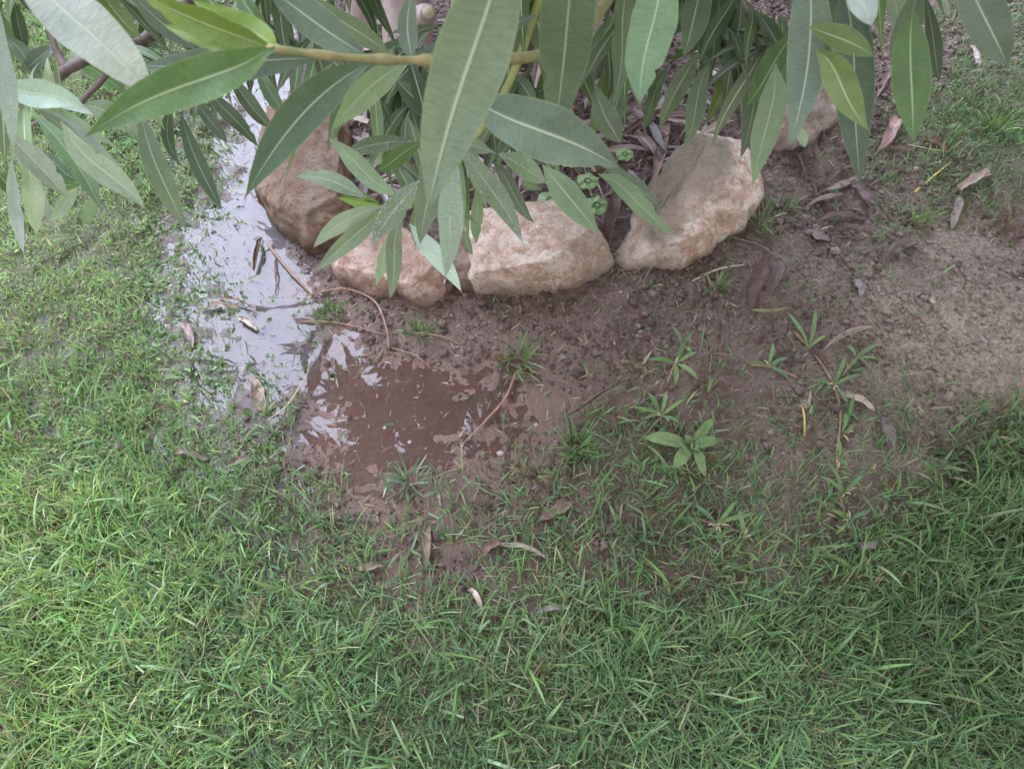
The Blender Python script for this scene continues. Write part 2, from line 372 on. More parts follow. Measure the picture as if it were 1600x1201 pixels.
# ------------------------------------------------------------------ rocks
def ico(sub):
    import bmesh
    b = bmesh.new(); bmesh.ops.create_icosphere(b, subdivisions=sub, radius=1)
    V = np.array([v.co[:] for v in b.verts]); F = np.array([[v.index for v in f.verts] for f in b.faces]); b.free(); return V, F
def rock(outline, H, label, seed, e=.55, slope=(0, 0), moss=0.0, mossdir=(0, 0, 1), dirt=0.0, sub=6, group='stones edging the shrub bed', tint=(1, 1, 1)):
    pts = []
    for (a, b, zf) in outline:
        p = at(a, b, 1.0) - CAM; t = (CAMH - (zf * .62 * H + .012)) / -p[2]; pts.append((CAM + p * t)[:2])
    P = np.array(pts); c = P.mean(0)
    ang = np.arctan2(P[:, 1] - c[1], P[:, 0] - c[0]); r = np.hypot(*(P - c).T); o = np.argsort(ang); ang = ang[o]; r = r[o]
    V, F = ico(sub)
    th = np.arctan2(V[:, 1], V[:, 0]); ch = np.hypot(V[:, 0], V[:, 1]); sh = V[:, 2]
    Rr = np.interp(th, np.concatenate([ang - 2 * np.pi, ang, ang + 2 * np.pi]), np.tile(r, 3))
    ce = ch ** e; se = np.sign(sh) * np.abs(sh) ** e
    X = np.cos(th) * ce * Rr; Yy = np.sin(th) * ce * Rr
    sp = max(r)
    top = H * (1 + (X * slope[0] + Yy * slope[1]) / sp)
    Z = np.where(se > 0, se * top, se * .04)
    Vn = V / np.linalg.norm(V, axis=1)[:, None]
    X0, Y0 = X.copy(), Yy.copy(); sx, sy = np.ptp(X) / 2, np.ptp(Yy) / 2; Q = np.stack([X / sx, Yy / sy, Z / H], 1); rg_ = np.random.default_rng(seed)
    for q in range(16):
        nv_ = rg_.normal(0, 1, 3); nv_[2] = abs(nv_[2]) * (1.3 if q % 2 else .3); nv_ /= np.linalg.norm(nv_); sdot = Q @ nv_; lim = sdot.max() * rg_.uniform(.74, .95)
        Q -= (np.maximum(0, sdot - lim) * .93)[:, None] * nv_
    X, Yy, Z = Q[:, 0] * sx, Q[:, 1] * sy, Q[:, 2] * H
    for c0_, c1_, A_ in ((X0.min(), X0.max(), X), (Y0.min(), Y0.max(), Yy)): A_ -= A_.min(); A_ *= (c1_ - c0_) / A_.max(); A_ += c0_
    Z *= H / max(Z.max(), .01)
    k = fbm(X * 14 + seed, Yy * 14, Z * 14, s=seed, o=3) - .5
    rg = 1 - np.abs(2 * fbm(X * 18, Yy * 18 + seed, Z * 18, s=seed + 9, o=3) - 1)
    k2 = fbm(X * 60, Yy * 60 + seed, Z * 60, s=seed + 20, o=4) - .5
    cell = np.round((fbm(X * 11 + 3, Yy * 11, Z * 11, s=seed + 50, o=2)) * 7) / 7 - .5
    dsp = .012 * k + .015 * (rg - .75) + .013 * k2 + .012 * cell
    Pn = np.stack([X, Yy, Z], 1) + Vn * dsp[:, None]
    Pn[:, 0] += c[0]; Pn[:, 1] += c[1]; Pn[:, 2] += .012
    md = np.array(mossdir) / np.linalg.norm(mossdir)
    ms = moss * smooth(.35, .75, Vn @ md + .5 * (fbm(X * 20, Yy * 20, Z * 20, s=seed + 3) - .5))
    dr = dirt + (1 - dirt) * smooth(.032, .0, Pn[:, 2] - .012 - .01 * (fbm(X * 40, Yy * 40, s=seed) - .5)) * .7
    me = mesh('edging_stone', Pn, F, [M_ROCK], attrs=dict(moss=ms, dirt=np.clip(dr, 0, 1)))
    o = ob('edging_stone', me, label=label, category='stone', group=group); o.color = (*tint, 1); return o
rock([(745, 460, 0), (800, 455, 0), (880, 444, 0), (935, 434, 0), (958, 405, .2), (950, 372, .6), (905, 335, 1), (830, 318, 1), (760, 318, 1), (722, 340, .9), (733, 400, .5)], .085,
     'pinkish beige rough stone in the middle of the bed edge, under the drooping leaves', 3, tint=(1.27, 1.18, 1.07), slope=(0, .25), moss=.35, mossdir=(.8, .4, .5))
rock([(712, 372, .8), (742, 392, .6), (748, 440, .1), (726, 457, 0), (706, 440, .1), (700, 400, .5)], .045,
     'small dark brown stone wedged between two larger pink stones', 5, tint=(.75, .66, .55), dirt=.4, sub=5)
rock([(515, 422, 0), (560, 448, 0), (620, 460, 0), (668, 474, 0), (702, 468, 0), (716, 440, .1), (705, 385, .7), (640, 345, 1), (560, 340, 1), (520, 370, .6)], .07,
     'orange pink low stone with soil on it, beside the brown puddle', 11, tint=(1.15, .97, .88), slope=(0, .2), moss=.2, dirt=.12)
rock([(428, 150, .7), (404, 260, .2), (410, 330, 0), (440, 366, 0), (490, 392, 0), (524, 385, .2), (545, 330, .7), (545, 260, 1), (530, 200, 1), (480, 130, 1), (445, 110, 1)], .11,
     'long orange brown stone standing beside the sky-reflecting water', 19, tint=(.6, .5, .39), slope=(-.15, .1), moss=.25, dirt=.22)
rock([(952, 398, 0), (975, 424, 0), (1005, 420, 0), (1040, 408, 0), (1075, 394, 0), (1110, 374, 0), (1150, 345, 0), (1182, 300, 0), (1195, 240, .2), (1180, 190, .8), (1150, 165, 1), (1100, 200, 1), (1068, 243, 1), (1036, 282, 1), (992, 332, 1), (960, 368, .6)], .085,
     'large long stone with pale pink face and grey mossy top', 27, tint=(1.3, 1.23, 1.12), e=.42, slope=(.1, .2), moss=1.0, mossdir=(-.6, .45, .62))
rock([(1180, 240, .1), (1230, 235, 0), (1290, 215, 0), (1312, 180, .3), (1305, 140, .8), (1250, 100, 1), (1190, 110, 1), (1165, 170, .7)], .1,
     'pale lichen-spotted stone mostly hidden behind broad hanging leaves', 35, moss=.5, mossdir=(0, 0, 1), sub=5)

# ------------------------------------------------------------------ blades
def blades(n, base, az, th0, bend, Lg, W, colr, K=5, roll=None, tipcut=None):
    prof = np.array([.75, 1, .95, .7, .06]) if K == 5 else np.linspace(1, .05, K)
    V = np.zeros((n, K, 2, 3)); p = base.copy(); H = np.stack([np.cos(az), np.sin(az), np.zeros(n)], 1); S = np.stack([-np.sin(az), np.cos(az), np.zeros(n)], 1)
    if roll is None: roll = rng.normal(0, .5, n)
    for k in range(K):
        t = th0 + bend * (k / (K - 1))
        D = H * np.sin(t)[:, None]; D[:, 2] = np.cos(t)
        Nn = H * np.cos(t)[:, None]; Nn[:, 2] = -np.sin(t)
        SS = S * np.cos(roll)[:, None] + Nn * np.sin(roll)[:, None]
        wv = W * prof[k]
        if k == K - 1 and tipcut is not None: wv = np.where(tipcut, W * .55, wv)
        V[:, k, 0] = p - SS * (wv / 2)[:, None]; V[:, k, 1] = p + SS * (wv / 2)[:, None]
        p = p + D * (Lg / (K - 1))[:, None]
    V = V.reshape(-1, 3)
    i = np.arange(n)[:, None] * (2 * K); k = np.arange(K - 1)[None] * 2
    F = np.stack([i + k, i + k + 1, i + k + 3, i + k + 2], -1).reshape(-1, 4)
    C = np.repeat(colr, 2 * K, axis=0)
    return V, F, C
def palette(n, cols, p, jit=.14):
    c = np.array(cols)[rng.choice(len(cols), n, p=p)]
    return np.clip(c * np.exp(rng.normal(0, jit, (n, 1))) * np.exp(rng.normal(0, .06, (n, 3))), .004, .9)
def lawn(N_, minpx=-240, maxpx=1840, thr=None):
    x = rng.uniform(-1.7, 1.8, N_); y = rng.uniform(-.25, 2.6, N_)
    px, py = proj(x, y); ok = (px > minpx) & (px < maxpx) & (py > -250) & (py < 1450)
    x, y, px, py = x[ok], y[ok], px[ok], py[ok]
    d = density(x, y) / 9
    clump = fbm(x * 26, y * 26, s=40, o=3)
    q = d ** 1.15 * (.28 + .72 * smooth(.0, .35, d * 1.25 - (1 - clump) * 1.0 + .2)) * (d > .03)
    pr = np.where(d > .8, 1, q)
    k = rng.uniform(0, 1, len(x)) < pr
    return x[k], y[k], px[k], py[k], d[k], clump[k]
G1 = [(.14, .235, .10), (.11, .19, .09), (.18, .285, .105), (.23, .30, .14), (.32, .29, .17)]
x, y, px, py, d, cl_ = lawn(640000)
n = len(x); z = hgt(x, y)
yel = smooth(0, 1, (700 - px) / 900 + .25 * fbm(x * 5, y * 5, s=90) - .15)            # lusher yellow-green towards the left
near = smooth(500, 1000, py)
Lg = (.014 + .017 * near + .012 * smooth(1300, 1600, px) * near) * np.exp(rng.normal(0, .38, n)) * (.7 + .6 * cl_)
Lg *= np.where((py < 720) & (px < 520), .85, 1) * (.6 + .8 * fbm(x * 9, y * 9, s=44, o=3))
Wd = rng.uniform(.0015, .0032, n) * .78 * np.where(rng.random(n) < .10, 1.6, 1)
th0 = np.abs(rng.normal(.42, .32, n)); bend = np.abs(rng.normal(.6, .45, n))
cA = palette(n, G1, [.36, .3, .2, .1, .04]); cB = palette(n, [(.22, .35, .10), (.17, .29, .09), (.27, .37, .12), (.31, .34, .15), (.42, .36, .2)], [.38, .28, .18, .12, .04])
C = np.where((rng.random(n) < yel)[:, None], cB, cA) * (.95 + .75 * fbm(x * 7, y * 7, s=91, o=3))[:, None]
thp = smooth(.56, .72, fbm(x * 16, y * 16, s=95, o=3)) * .22; C = np.where((rng.random(n) < thp)[:, None], palette(n, [(.34, .29, .19), (.24, .2, .12), (.26, .29, .12)], [.3, .3, .4]), C)
az = rng.uniform(0, 2 * np.pi, n)
V, F, CC = blades(n, np.stack([x, y, z - .002], 1), az, th0, bend, Lg, Wd, C, tipcut=rng.random(n) < .3)
# longer arching blades
x, y, px, py, d, cl_ = lawn(12000); k = (d > .45) & (py > 560); x, y, px, py, d, cl_ = x[k], y[k], px[k], py[k], d[k], cl_[k]; n = len(x)
V2, F2, C2 = blades(n, np.stack([x, y, hgt(x, y)], 1), rng.uniform(0, 2 * np.pi, n), np.abs(rng.normal(.4, .25, n)), np.abs(rng.normal(.9, .4, n)),
                    rng.uniform(.04, .09, n), rng.uniform(.003, .0052, n), palette(n, [(.13, .24, .08), (.19, .32, .11), (.27, .38, .18)], [.5, .35, .15]), tipcut=rng.random(n) < .2)
nV = len(V)
ob('lawn_grass', mesh('lawn_grass', np.concatenate([V, V2]), np.concatenate([F, F2 + nV]), [M_BLADE], color=np.concatenate([CC, C2])),
   kind='stuff', label='green lawn grass around the puddle and wet soil', category='grass')

# broad sprigs of creeping grass and flat little leaves between the blades
def sprig_patch(name, N_, cond, Lr, Wr, cols, p, tilt, label, cat, seedz=.001):
    x, y, px, py, d, cl_ = lawn(N_); k = cond(px, py, d); x, y = x[k], y[k]; n = len(x)
    m_ = 4; x = np.repeat(x, m_); y = np.repeat(y, m_); nn = n * m_
    V, F, C = blades(nn, np.stack([x + rng.normal(0, .003, nn), y + rng.normal(0, .003, nn), np.maximum(hgt(x, y), -.002) + seedz], 1), rng.uniform(0, 6.28, nn), np.abs(rng.normal(*tilt, nn)), rng.uniform(0, .5, nn),
                     rng.uniform(*Lr, nn), rng.uniform(*Wr, nn), palette(nn, cols, p))
    ob(name, mesh(name, V, F, [M_BLADE], color=C), kind='stuff', label=label, category=cat)
sprig_patch('creeping_ground_cover', 48000, lambda px, py, d: (px < 560) & (py < 760) & (d > .12) & (d < .93), (.006, .013), (.003, .006),
            [(.13, .22, .08), (.18, .29, .11), (.24, .24, .12), (.26, .36, .17)], [.4, .35, .1, .15], (1.15, .3), 'tiny flat leaves of ground cover in the shallow water edge', 'ground cover')
sprig_patch('creeping_grass', 9000, lambda px, py, d: (px > 380) & (py > 560) & (d > .1) & (d < .85), (.018, .042), (.003, .0055),
            [(.13, .23, .09), (.19, .31, .14), (.26, .36, .2), (.38, .34, .22)], [.4, .3, .2, .1], (.95, .35), 'broad-bladed creeping grass over the damp soil', 'grass')

# straw and dead bits lying everywhere
n = 40000; x = rng.uniform(-1.2, 1.4, n); y = rng.uniform(.1, 2.1, n); px, py = proj(x, y)
dd = density(x, y) / 9; hh = hgt(x, y); k = (rng.random(n) < np.where(dd > .85, .1, .62) * np.where(hh < 0, .28, 1)); x, y = x[k], y[k]; n = len(x)
V, F, C = blades(n, np.stack([x, y, np.maximum(hgt(x, y), 0) + .002], 1), rng.uniform(0, 6.28, n), rng.normal(1.5, .12, n), rng.normal(0, .3, n), rng.uniform(.005, .024, n), .0005 + .0018 * rng.random(n) ** 2.2,
                 palette(n, [(.3, .22, .16), (.42, .34, .25), (.13, .085, .065), (.52, .46, .36), (.2, .24, .1)], [.27, .22, .27, .1, .14]))
ob('plant_debris', mesh('plant_debris', V, F, [M_BLADE], color=C), kind='stuff', label='scattered straw and dead grass bits on the soil', category='debris')

# soil crumbs
def lumps(n, x, y, s, sub=1, flat=.65, sink=.2):
    V0, F0 = ico(sub); nv = len(V0)
    nz_ = 1 + rng.normal(0, .16, (n, nv)); P = V0[None] * nz_[..., None] * s[:, None, None]
    P[..., 2] *= flat; P[..., 0] *= rng.uniform(.7, 1.3, n)[:, None]
    a = rng.uniform(0, 6.28, n); ca, sa = np.cos(a)[:, None], np.sin(a)[:, None]
    Q = P.copy(); Q[..., 0] = P[..., 0] * ca - P[..., 1] * sa; Q[..., 1] = P[..., 0] * sa + P[..., 1] * ca
    Q += np.stack([x, y, hgt(x, y) + s * sink + s * .12], 1)[:, None]
    return Q.reshape(-1, 3), (F0[None] + (np.arange(n) * nv)[:, None, None]).reshape(-1, 3)
n = 70000; x = rng.uniform(-.6, 1.4, n); y = rng.uniform(.25, 2.1, n); hh = hgt(x, y); px, py = proj(x, y)
cl_ = fbm(x * 12, y * 12, s=70, o=3)
k = (hh > .001) & (density(x, y) < 6) & (rng.random(n) < smooth(.3, .65, cl_) * .8) & (px > 380) & (px < 1750)
x, y = x[k], y[k]; n = len(x); s = np.exp(rng.normal(math.log(.0024), .5, n)).clip(.001, .010)
V, F = lumps(n, x, y, s)
ob('soil_crumbs', mesh('soil_crumbs', V, F, [M_SOIL], attrs=dict(pale=np.repeat((samp(PALE, x, y) / 9 + rng.normal(.05, .22, n)).clip(0, 1), len(V) // n), turf=np.zeros(len(V)), wet=np.full(len(V), .3), silt=np.zeros(len(V)), mud=np.zeros(len(V)), under=np.zeros(len(V)))),
   kind='stuff', label='crumbs and small clods of brown soil', category='soil')

# ------------------------------------------------------------------ leaves
def leaf_geo(P, W, up=None, twist=0.0, tw2=0.0, fold=.18, rows=40, wave=0.0, cut=1.0, arc=0.0, pw=1.12, cols=(-1, -.72, -.42, -.16, -.042, 0, .042, .16, .42, .72, 1), rib=True, roll=0.0, prof=2.15, seed=0):
    """P: three points the midrib passes; up: the direction the face looks."""
    P = np.asarray(P, float); t = np.linspace(0, 1, rows) ** .95 * cut
    ctrl = 2 * P[1] - .5 * (P[0] + P[2])
    C = (1 - t)[:, None] ** 2 * P[0] + (2 * t * (1 - t))[:, None] * ctrl + (t ** 2)[:, None] * P[2]
    lr = np.random.default_rng(int(abs(seed) * 1000) + 5); sb, nk, ns = lr.normal(0, .014), lr.random(), lr.choice([-1, 1]); nt0 = lr.uniform(.3, .9)
    ch_ = P[2] - P[0]; sdv = np.cross(ch_, (CAM - P[1]) if up is None else np.asarray(up, float)); sdv /= np.linalg.norm(sdv) + 1e-9
    C = C + sdv * (sb * np.linalg.norm(ch_) * np.sin(2 * np.pi * t) * smooth(0, .2, t))[:, None]
    T = np.gradient(C, axis=0); T /= np.linalg.norm(T, axis=1)[:, None]
    Lg = np.linalg.norm(np.diff(C, axis=0), axis=1).sum()
    Vv = (CAM - C) if up is None else np.broadcast_to(np.asarray(up, float), C.shape)
    S = np.cross(T, Vv); S /= np.linalg.norm(S, axis=1)[:, None]; Nn = np.cross(S, T)
    tw = (twist + tw2 * (t - .5))[:, None]
    S2 = S * np.cos(tw) + Nn * np.sin(tw); N2 = -S * np.sin(tw) + Nn * np.cos(tw)
    f = np.clip(1 - np.abs(2 * t - .96) ** prof / .96 ** prof, 0, 1) ** pw
    f = np.where(t > .96, f, f); f[t < .06] = np.maximum(f[t < .06], .1)
    edge = 1 + .018 * np.sin(t * 17 + seed) + .006 * np.sin(t * 41 + 2 * seed)
    V = []; UV = []
    for c in cols:
        hw = W / 2 * f * (edge if abs(c) > .9 else 1)
        if nk < .4 and c * ns > .65: hw = hw * (1 - (.30 if abs(c) > .9 else .1) * np.exp(-((t - nt0) / .025) ** 2))
        a = roll * c
        lat = c if roll == 0 else math.sin(a) / roll
        hgt_ = fold * abs(c) if roll == 0 else (1 - math.cos(a)) / roll
        off = hw * hgt_ + (hw * .10 * np.sin(t * 19 + seed + c * 2) * wave * abs(c))
        if rib and abs(c) < .01: off = off + W * .02
        V.append(C + S2 * (hw * lat)[:, None] + N2 * (off + arc * Lg * 4 * t * (1 - t))[:, None])
        UV.append(np.stack([np.full(rows, .5 + c / 2), t], 1))
    V = np.stack(V, 1).reshape(-1, 3); UV = np.stack(UV, 1).reshape(-1, 2); nc = len(cols)
    F = gridfaces(rows, nc); mi = np.tile([1 if (rib and abs(cols[j] + cols[j + 1]) < .08) else 0 for j in range(nc - 1)], rows - 1)
    return V, F, mi, UV
def tube(path, r, seg=8, caps=True, knob=0.0, seed=0):
    P = np.asarray(path, float); m = 8; out = []
    for i in range(len(P) - 1):
        p0, p1, p2, p3 = P[max(i - 1, 0)], P[i], P[i + 1], P[min(i + 2, len(P) - 1)]
        for k in range(m):
            t = k / m; out.append(.5 * ((2 * p1) + (-p0 + p2) * t + (2 * p0 - 5 * p1 + 4 * p2 - p3) * t * t + (-p0 + 3 * p1 - 3 * p2 + p3) * t ** 3))
    out.append(P[-1]); C = np.array(out); n = len(C); rr = np.interp(np.linspace(0, 1, n), np.linspace(0, 1, len(r)), r)
    if knob: rr = rr * (1 + knob * (vn(np.arange(n) * .7, np.zeros(n), s=seed) - .4))
    T = np.gradient(C, axis=0); T /= np.linalg.norm(T, axis=1)[:, None]
    ref = np.array([.3, .2, .93]) if abs(T[:, 2]).mean() < .85 else np.array([1., .1, 0]); A = np.cross(T, ref); A /= np.linalg.norm(A, axis=1)[:, None]; B = np.cross(T, A)
    a = np.linspace(0, 2 * np.pi, seg, endpoint=False)
    V = (C[:, None] + rr[:, None, None] * (A[:, None] * np.cos(a)[None, :, None] + B[:, None] * np.sin(a)[None, :, None])).reshape(-1, 3)
    F = [gridfaces(n, seg, wrap=True)]
    if caps: F += [np.arange(seg)[::-1][None], (np.arange(seg) + (n - 1) * seg)[None]]
    return V, F
def tube_ob(name, path, r, mat, parent=None, **k):
    kw = {a: k.pop(a) for a in ('seg', 'knob', 'seed') if a in k}
    V, F = tube(path, r, **kw); return ob(name, mesh(name, V, F, [mat]), parent, **k)

DK = (.085, .13, .068); BL = (.12, .165, .108); MD = (.14, .195, .108); LT = (.185, .265, .14); PA = (.29, .37, .235); WH = (.37, .45, .40)  # palest tones: pale undersides, plus flare and sky sheen put into the colour
YG = (.19, .27, .05); OL = (.13, .20, .055); GR = (.085, .17, .045); LM = (.2, .32, .04)
# x0,y0, xm,ym, x1,y1, width, colour, depth factor, extras
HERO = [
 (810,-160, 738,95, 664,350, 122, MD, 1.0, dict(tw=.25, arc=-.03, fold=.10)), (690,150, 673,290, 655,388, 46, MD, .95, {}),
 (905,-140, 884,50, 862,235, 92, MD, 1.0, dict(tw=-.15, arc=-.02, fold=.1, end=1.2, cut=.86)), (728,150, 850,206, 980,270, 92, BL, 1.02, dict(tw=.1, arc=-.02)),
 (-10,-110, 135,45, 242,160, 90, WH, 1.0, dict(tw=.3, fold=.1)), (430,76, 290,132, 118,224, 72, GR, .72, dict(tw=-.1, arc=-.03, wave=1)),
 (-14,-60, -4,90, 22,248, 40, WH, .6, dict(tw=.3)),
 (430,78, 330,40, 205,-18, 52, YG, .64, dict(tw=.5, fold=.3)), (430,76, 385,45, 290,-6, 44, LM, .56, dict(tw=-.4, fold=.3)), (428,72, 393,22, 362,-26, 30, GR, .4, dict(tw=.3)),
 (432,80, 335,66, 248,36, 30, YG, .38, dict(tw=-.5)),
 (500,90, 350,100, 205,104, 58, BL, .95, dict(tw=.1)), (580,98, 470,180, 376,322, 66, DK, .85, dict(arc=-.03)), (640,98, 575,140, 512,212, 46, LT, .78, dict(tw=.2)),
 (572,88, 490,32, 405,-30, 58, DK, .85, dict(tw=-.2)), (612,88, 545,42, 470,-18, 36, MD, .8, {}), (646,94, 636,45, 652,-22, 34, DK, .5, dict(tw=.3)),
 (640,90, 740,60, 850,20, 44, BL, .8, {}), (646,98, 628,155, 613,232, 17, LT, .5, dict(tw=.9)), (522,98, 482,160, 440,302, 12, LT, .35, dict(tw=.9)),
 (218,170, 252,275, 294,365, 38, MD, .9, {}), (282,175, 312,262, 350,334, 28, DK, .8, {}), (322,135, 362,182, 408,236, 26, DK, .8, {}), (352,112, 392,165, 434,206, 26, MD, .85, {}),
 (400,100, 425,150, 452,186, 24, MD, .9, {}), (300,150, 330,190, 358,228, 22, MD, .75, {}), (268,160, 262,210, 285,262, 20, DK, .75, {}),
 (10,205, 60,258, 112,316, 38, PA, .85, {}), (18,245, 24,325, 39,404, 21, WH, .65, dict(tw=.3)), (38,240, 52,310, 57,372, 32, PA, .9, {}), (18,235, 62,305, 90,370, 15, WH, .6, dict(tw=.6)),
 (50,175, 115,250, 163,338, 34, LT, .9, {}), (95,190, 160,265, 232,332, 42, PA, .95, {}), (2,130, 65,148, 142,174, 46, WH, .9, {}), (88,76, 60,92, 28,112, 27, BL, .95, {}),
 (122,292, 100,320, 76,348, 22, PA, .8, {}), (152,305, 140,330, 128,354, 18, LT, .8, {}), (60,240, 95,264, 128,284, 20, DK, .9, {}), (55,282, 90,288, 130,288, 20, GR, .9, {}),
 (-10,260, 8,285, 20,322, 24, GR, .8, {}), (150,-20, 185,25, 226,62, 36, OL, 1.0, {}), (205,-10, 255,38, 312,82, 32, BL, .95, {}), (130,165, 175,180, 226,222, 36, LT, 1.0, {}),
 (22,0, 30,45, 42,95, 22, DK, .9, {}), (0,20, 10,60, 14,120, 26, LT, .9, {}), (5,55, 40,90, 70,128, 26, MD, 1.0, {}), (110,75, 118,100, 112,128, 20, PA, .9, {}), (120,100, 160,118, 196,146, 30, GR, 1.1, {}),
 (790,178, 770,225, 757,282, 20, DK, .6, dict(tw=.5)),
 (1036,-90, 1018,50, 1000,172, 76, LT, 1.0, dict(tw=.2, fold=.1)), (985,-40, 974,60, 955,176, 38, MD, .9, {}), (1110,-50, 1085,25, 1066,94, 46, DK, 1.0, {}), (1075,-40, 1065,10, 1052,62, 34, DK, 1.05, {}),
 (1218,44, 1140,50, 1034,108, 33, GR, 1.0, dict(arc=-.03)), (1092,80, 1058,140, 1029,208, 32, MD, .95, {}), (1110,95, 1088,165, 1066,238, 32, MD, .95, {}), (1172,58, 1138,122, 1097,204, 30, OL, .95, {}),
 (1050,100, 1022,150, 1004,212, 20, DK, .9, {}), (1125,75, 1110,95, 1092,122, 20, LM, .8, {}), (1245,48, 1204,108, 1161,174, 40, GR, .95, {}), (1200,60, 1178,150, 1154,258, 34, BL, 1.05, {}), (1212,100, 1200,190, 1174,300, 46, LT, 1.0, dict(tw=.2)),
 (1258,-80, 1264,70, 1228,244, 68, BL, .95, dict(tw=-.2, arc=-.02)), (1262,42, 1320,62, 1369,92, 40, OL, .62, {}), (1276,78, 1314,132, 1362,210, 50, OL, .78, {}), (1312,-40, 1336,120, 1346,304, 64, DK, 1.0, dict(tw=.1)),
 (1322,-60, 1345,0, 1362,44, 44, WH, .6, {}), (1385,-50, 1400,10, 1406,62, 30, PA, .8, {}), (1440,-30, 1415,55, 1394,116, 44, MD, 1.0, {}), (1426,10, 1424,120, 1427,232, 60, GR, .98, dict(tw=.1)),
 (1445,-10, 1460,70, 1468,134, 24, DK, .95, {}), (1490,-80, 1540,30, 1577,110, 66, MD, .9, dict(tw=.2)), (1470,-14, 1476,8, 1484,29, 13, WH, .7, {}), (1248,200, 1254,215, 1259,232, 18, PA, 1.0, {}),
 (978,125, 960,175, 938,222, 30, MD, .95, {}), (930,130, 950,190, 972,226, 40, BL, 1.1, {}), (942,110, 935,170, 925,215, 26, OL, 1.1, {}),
 (598,322, 538,346, 486,392, 30, PA, .72, dict(wet=0)), (602,324, 550,372, 488,430, 30, LT, .72, dict(cut=.95)), (572,310, 520,284, 454,276, 29, PA, .72, {}), (622,308, 562,262, 508,212, 33, LT, .75, {}),
 (592,319, 558,316, 524,309, 15, LM, .42, dict(tw=.3)), (594,318, 566,305, 548,300, 11, OL, .4, {}), (655,282, 615,330, 578,388, 40, LT, .72, dict(wet=90)), (630,325, 615,400, 608,474, 27, LT, .72, dict(wet=20, cut=.94)),
 (615,360, 600,405, 587,450, 21, PA, .72, {}), (538,240, 590,225, 652,222, 28, MD, .75, dict(wet=70)), (562,260, 590,250, 615,242, 16, PA, .75, dict(wet=12)), (590,268, 622,245, 668,218, 29, GR, .7, {}),
 (714,250, 704,340, 694,444, 42, PA, .75, dict(wet=80)), (640,350, 682,400, 724,462, 32, WH, .75, {}), (650,320, 648,355, 650,388, 15, MD, .7, {}), (718,228, 770,300, 820,386, 38, LT, .75, dict(wet=110)),
 (770,250, 802,302, 838,352, 25, MD, .75, dict(wet=10)), (744,288, 745,340, 745,384, 21, LT, .75, {}), (778,240, 820,262, 856,288, 36, LT, .78, dict(wet=60)), (690,215, 730,225, 775,240, 30, LT, .75, dict(wet=40)),
 (848,258, 892,312, 939,368, 46, LT, .85, {}), (935,272, 990,310, 1064,374, 31, LT, .8, {}), (945,262, 992,290, 1034,326, 26, MD, .85, {}), (724,355, 730,380, 740,400, 14, MD, .75, {}), (618,125, 655,160, 695,195, 34, MD, .95, dict(wet=60)),
 (815,282, 828,290, 850,296, 14, LT, .8, {}), (650,45, 668,120, 672,170, 22, DK, 1.2, {})]
shrub = bpy.data.objects.new('oleander_shrub', None); col.objects.link(shrub); shrub.location = (.05, 1.75, .02)
bpy.context.view_layer.update()
shrub['label'] = 'large oleander shrub with long narrow leaves hanging over the stone-edged bed'; shrub['category'] = 'shrub'
OFF = np.array([.05, 1.75, .02])
def jitc(c, s=.1):
    k = math.exp(random.gauss(0, s)); return tuple(min(.9, v * k * math.exp(random.gauss(0, .04))) for v in c) + (1,)
VD, FD = ico(1)
rest = []
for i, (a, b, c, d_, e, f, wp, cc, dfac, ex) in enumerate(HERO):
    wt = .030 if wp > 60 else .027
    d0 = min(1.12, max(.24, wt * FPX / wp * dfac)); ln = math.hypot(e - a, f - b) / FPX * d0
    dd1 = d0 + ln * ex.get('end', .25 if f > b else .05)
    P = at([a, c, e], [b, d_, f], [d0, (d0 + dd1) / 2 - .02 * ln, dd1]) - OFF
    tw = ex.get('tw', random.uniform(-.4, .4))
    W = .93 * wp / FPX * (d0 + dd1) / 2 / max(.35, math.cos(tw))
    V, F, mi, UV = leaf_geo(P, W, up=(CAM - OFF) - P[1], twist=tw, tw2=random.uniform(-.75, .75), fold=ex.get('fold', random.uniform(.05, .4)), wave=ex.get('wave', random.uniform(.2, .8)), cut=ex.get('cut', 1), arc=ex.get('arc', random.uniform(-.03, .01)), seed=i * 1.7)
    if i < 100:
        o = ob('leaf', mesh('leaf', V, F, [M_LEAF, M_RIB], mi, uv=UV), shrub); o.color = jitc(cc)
        if ex.get('wet'):
            nw = int(ex['wet'] * 2.5); k = rng.integers(0, len(F), nw); bc = rng.dirichlet([1, 1, 1, 1], nw)
            pts = (V[F[k]] * bc[..., None]).sum(1); e1 = V[F[k, 1]] - V[F[k, 0]]; e2 = V[F[k, 3]] - V[F[k, 0]]; nn = np.cross(e1, e2); nn /= np.linalg.norm(nn, axis=1)[:, None] + 1e-9
            sg = np.sign((nn * (CAM - OFF - pts)).sum(1)); pts = pts + nn * sg[:, None] * .0003
            s = rng.uniform(.0003, .00085, nw); DV = (VD[None] * s[:, None, None] + pts[:, None]).reshape(-1, 3); DF = (FD[None] + (np.arange(nw) * len(VD))[:, None, None]).reshape(-1, 3)
            ob('dew_drops', mesh('dew_drops', DV, DF, [M_DEW]), o, kind='stuff')
    else: rest.append((V, F, mi, np.tile(jitc(cc)[:3], (len(V), 1)), UV))

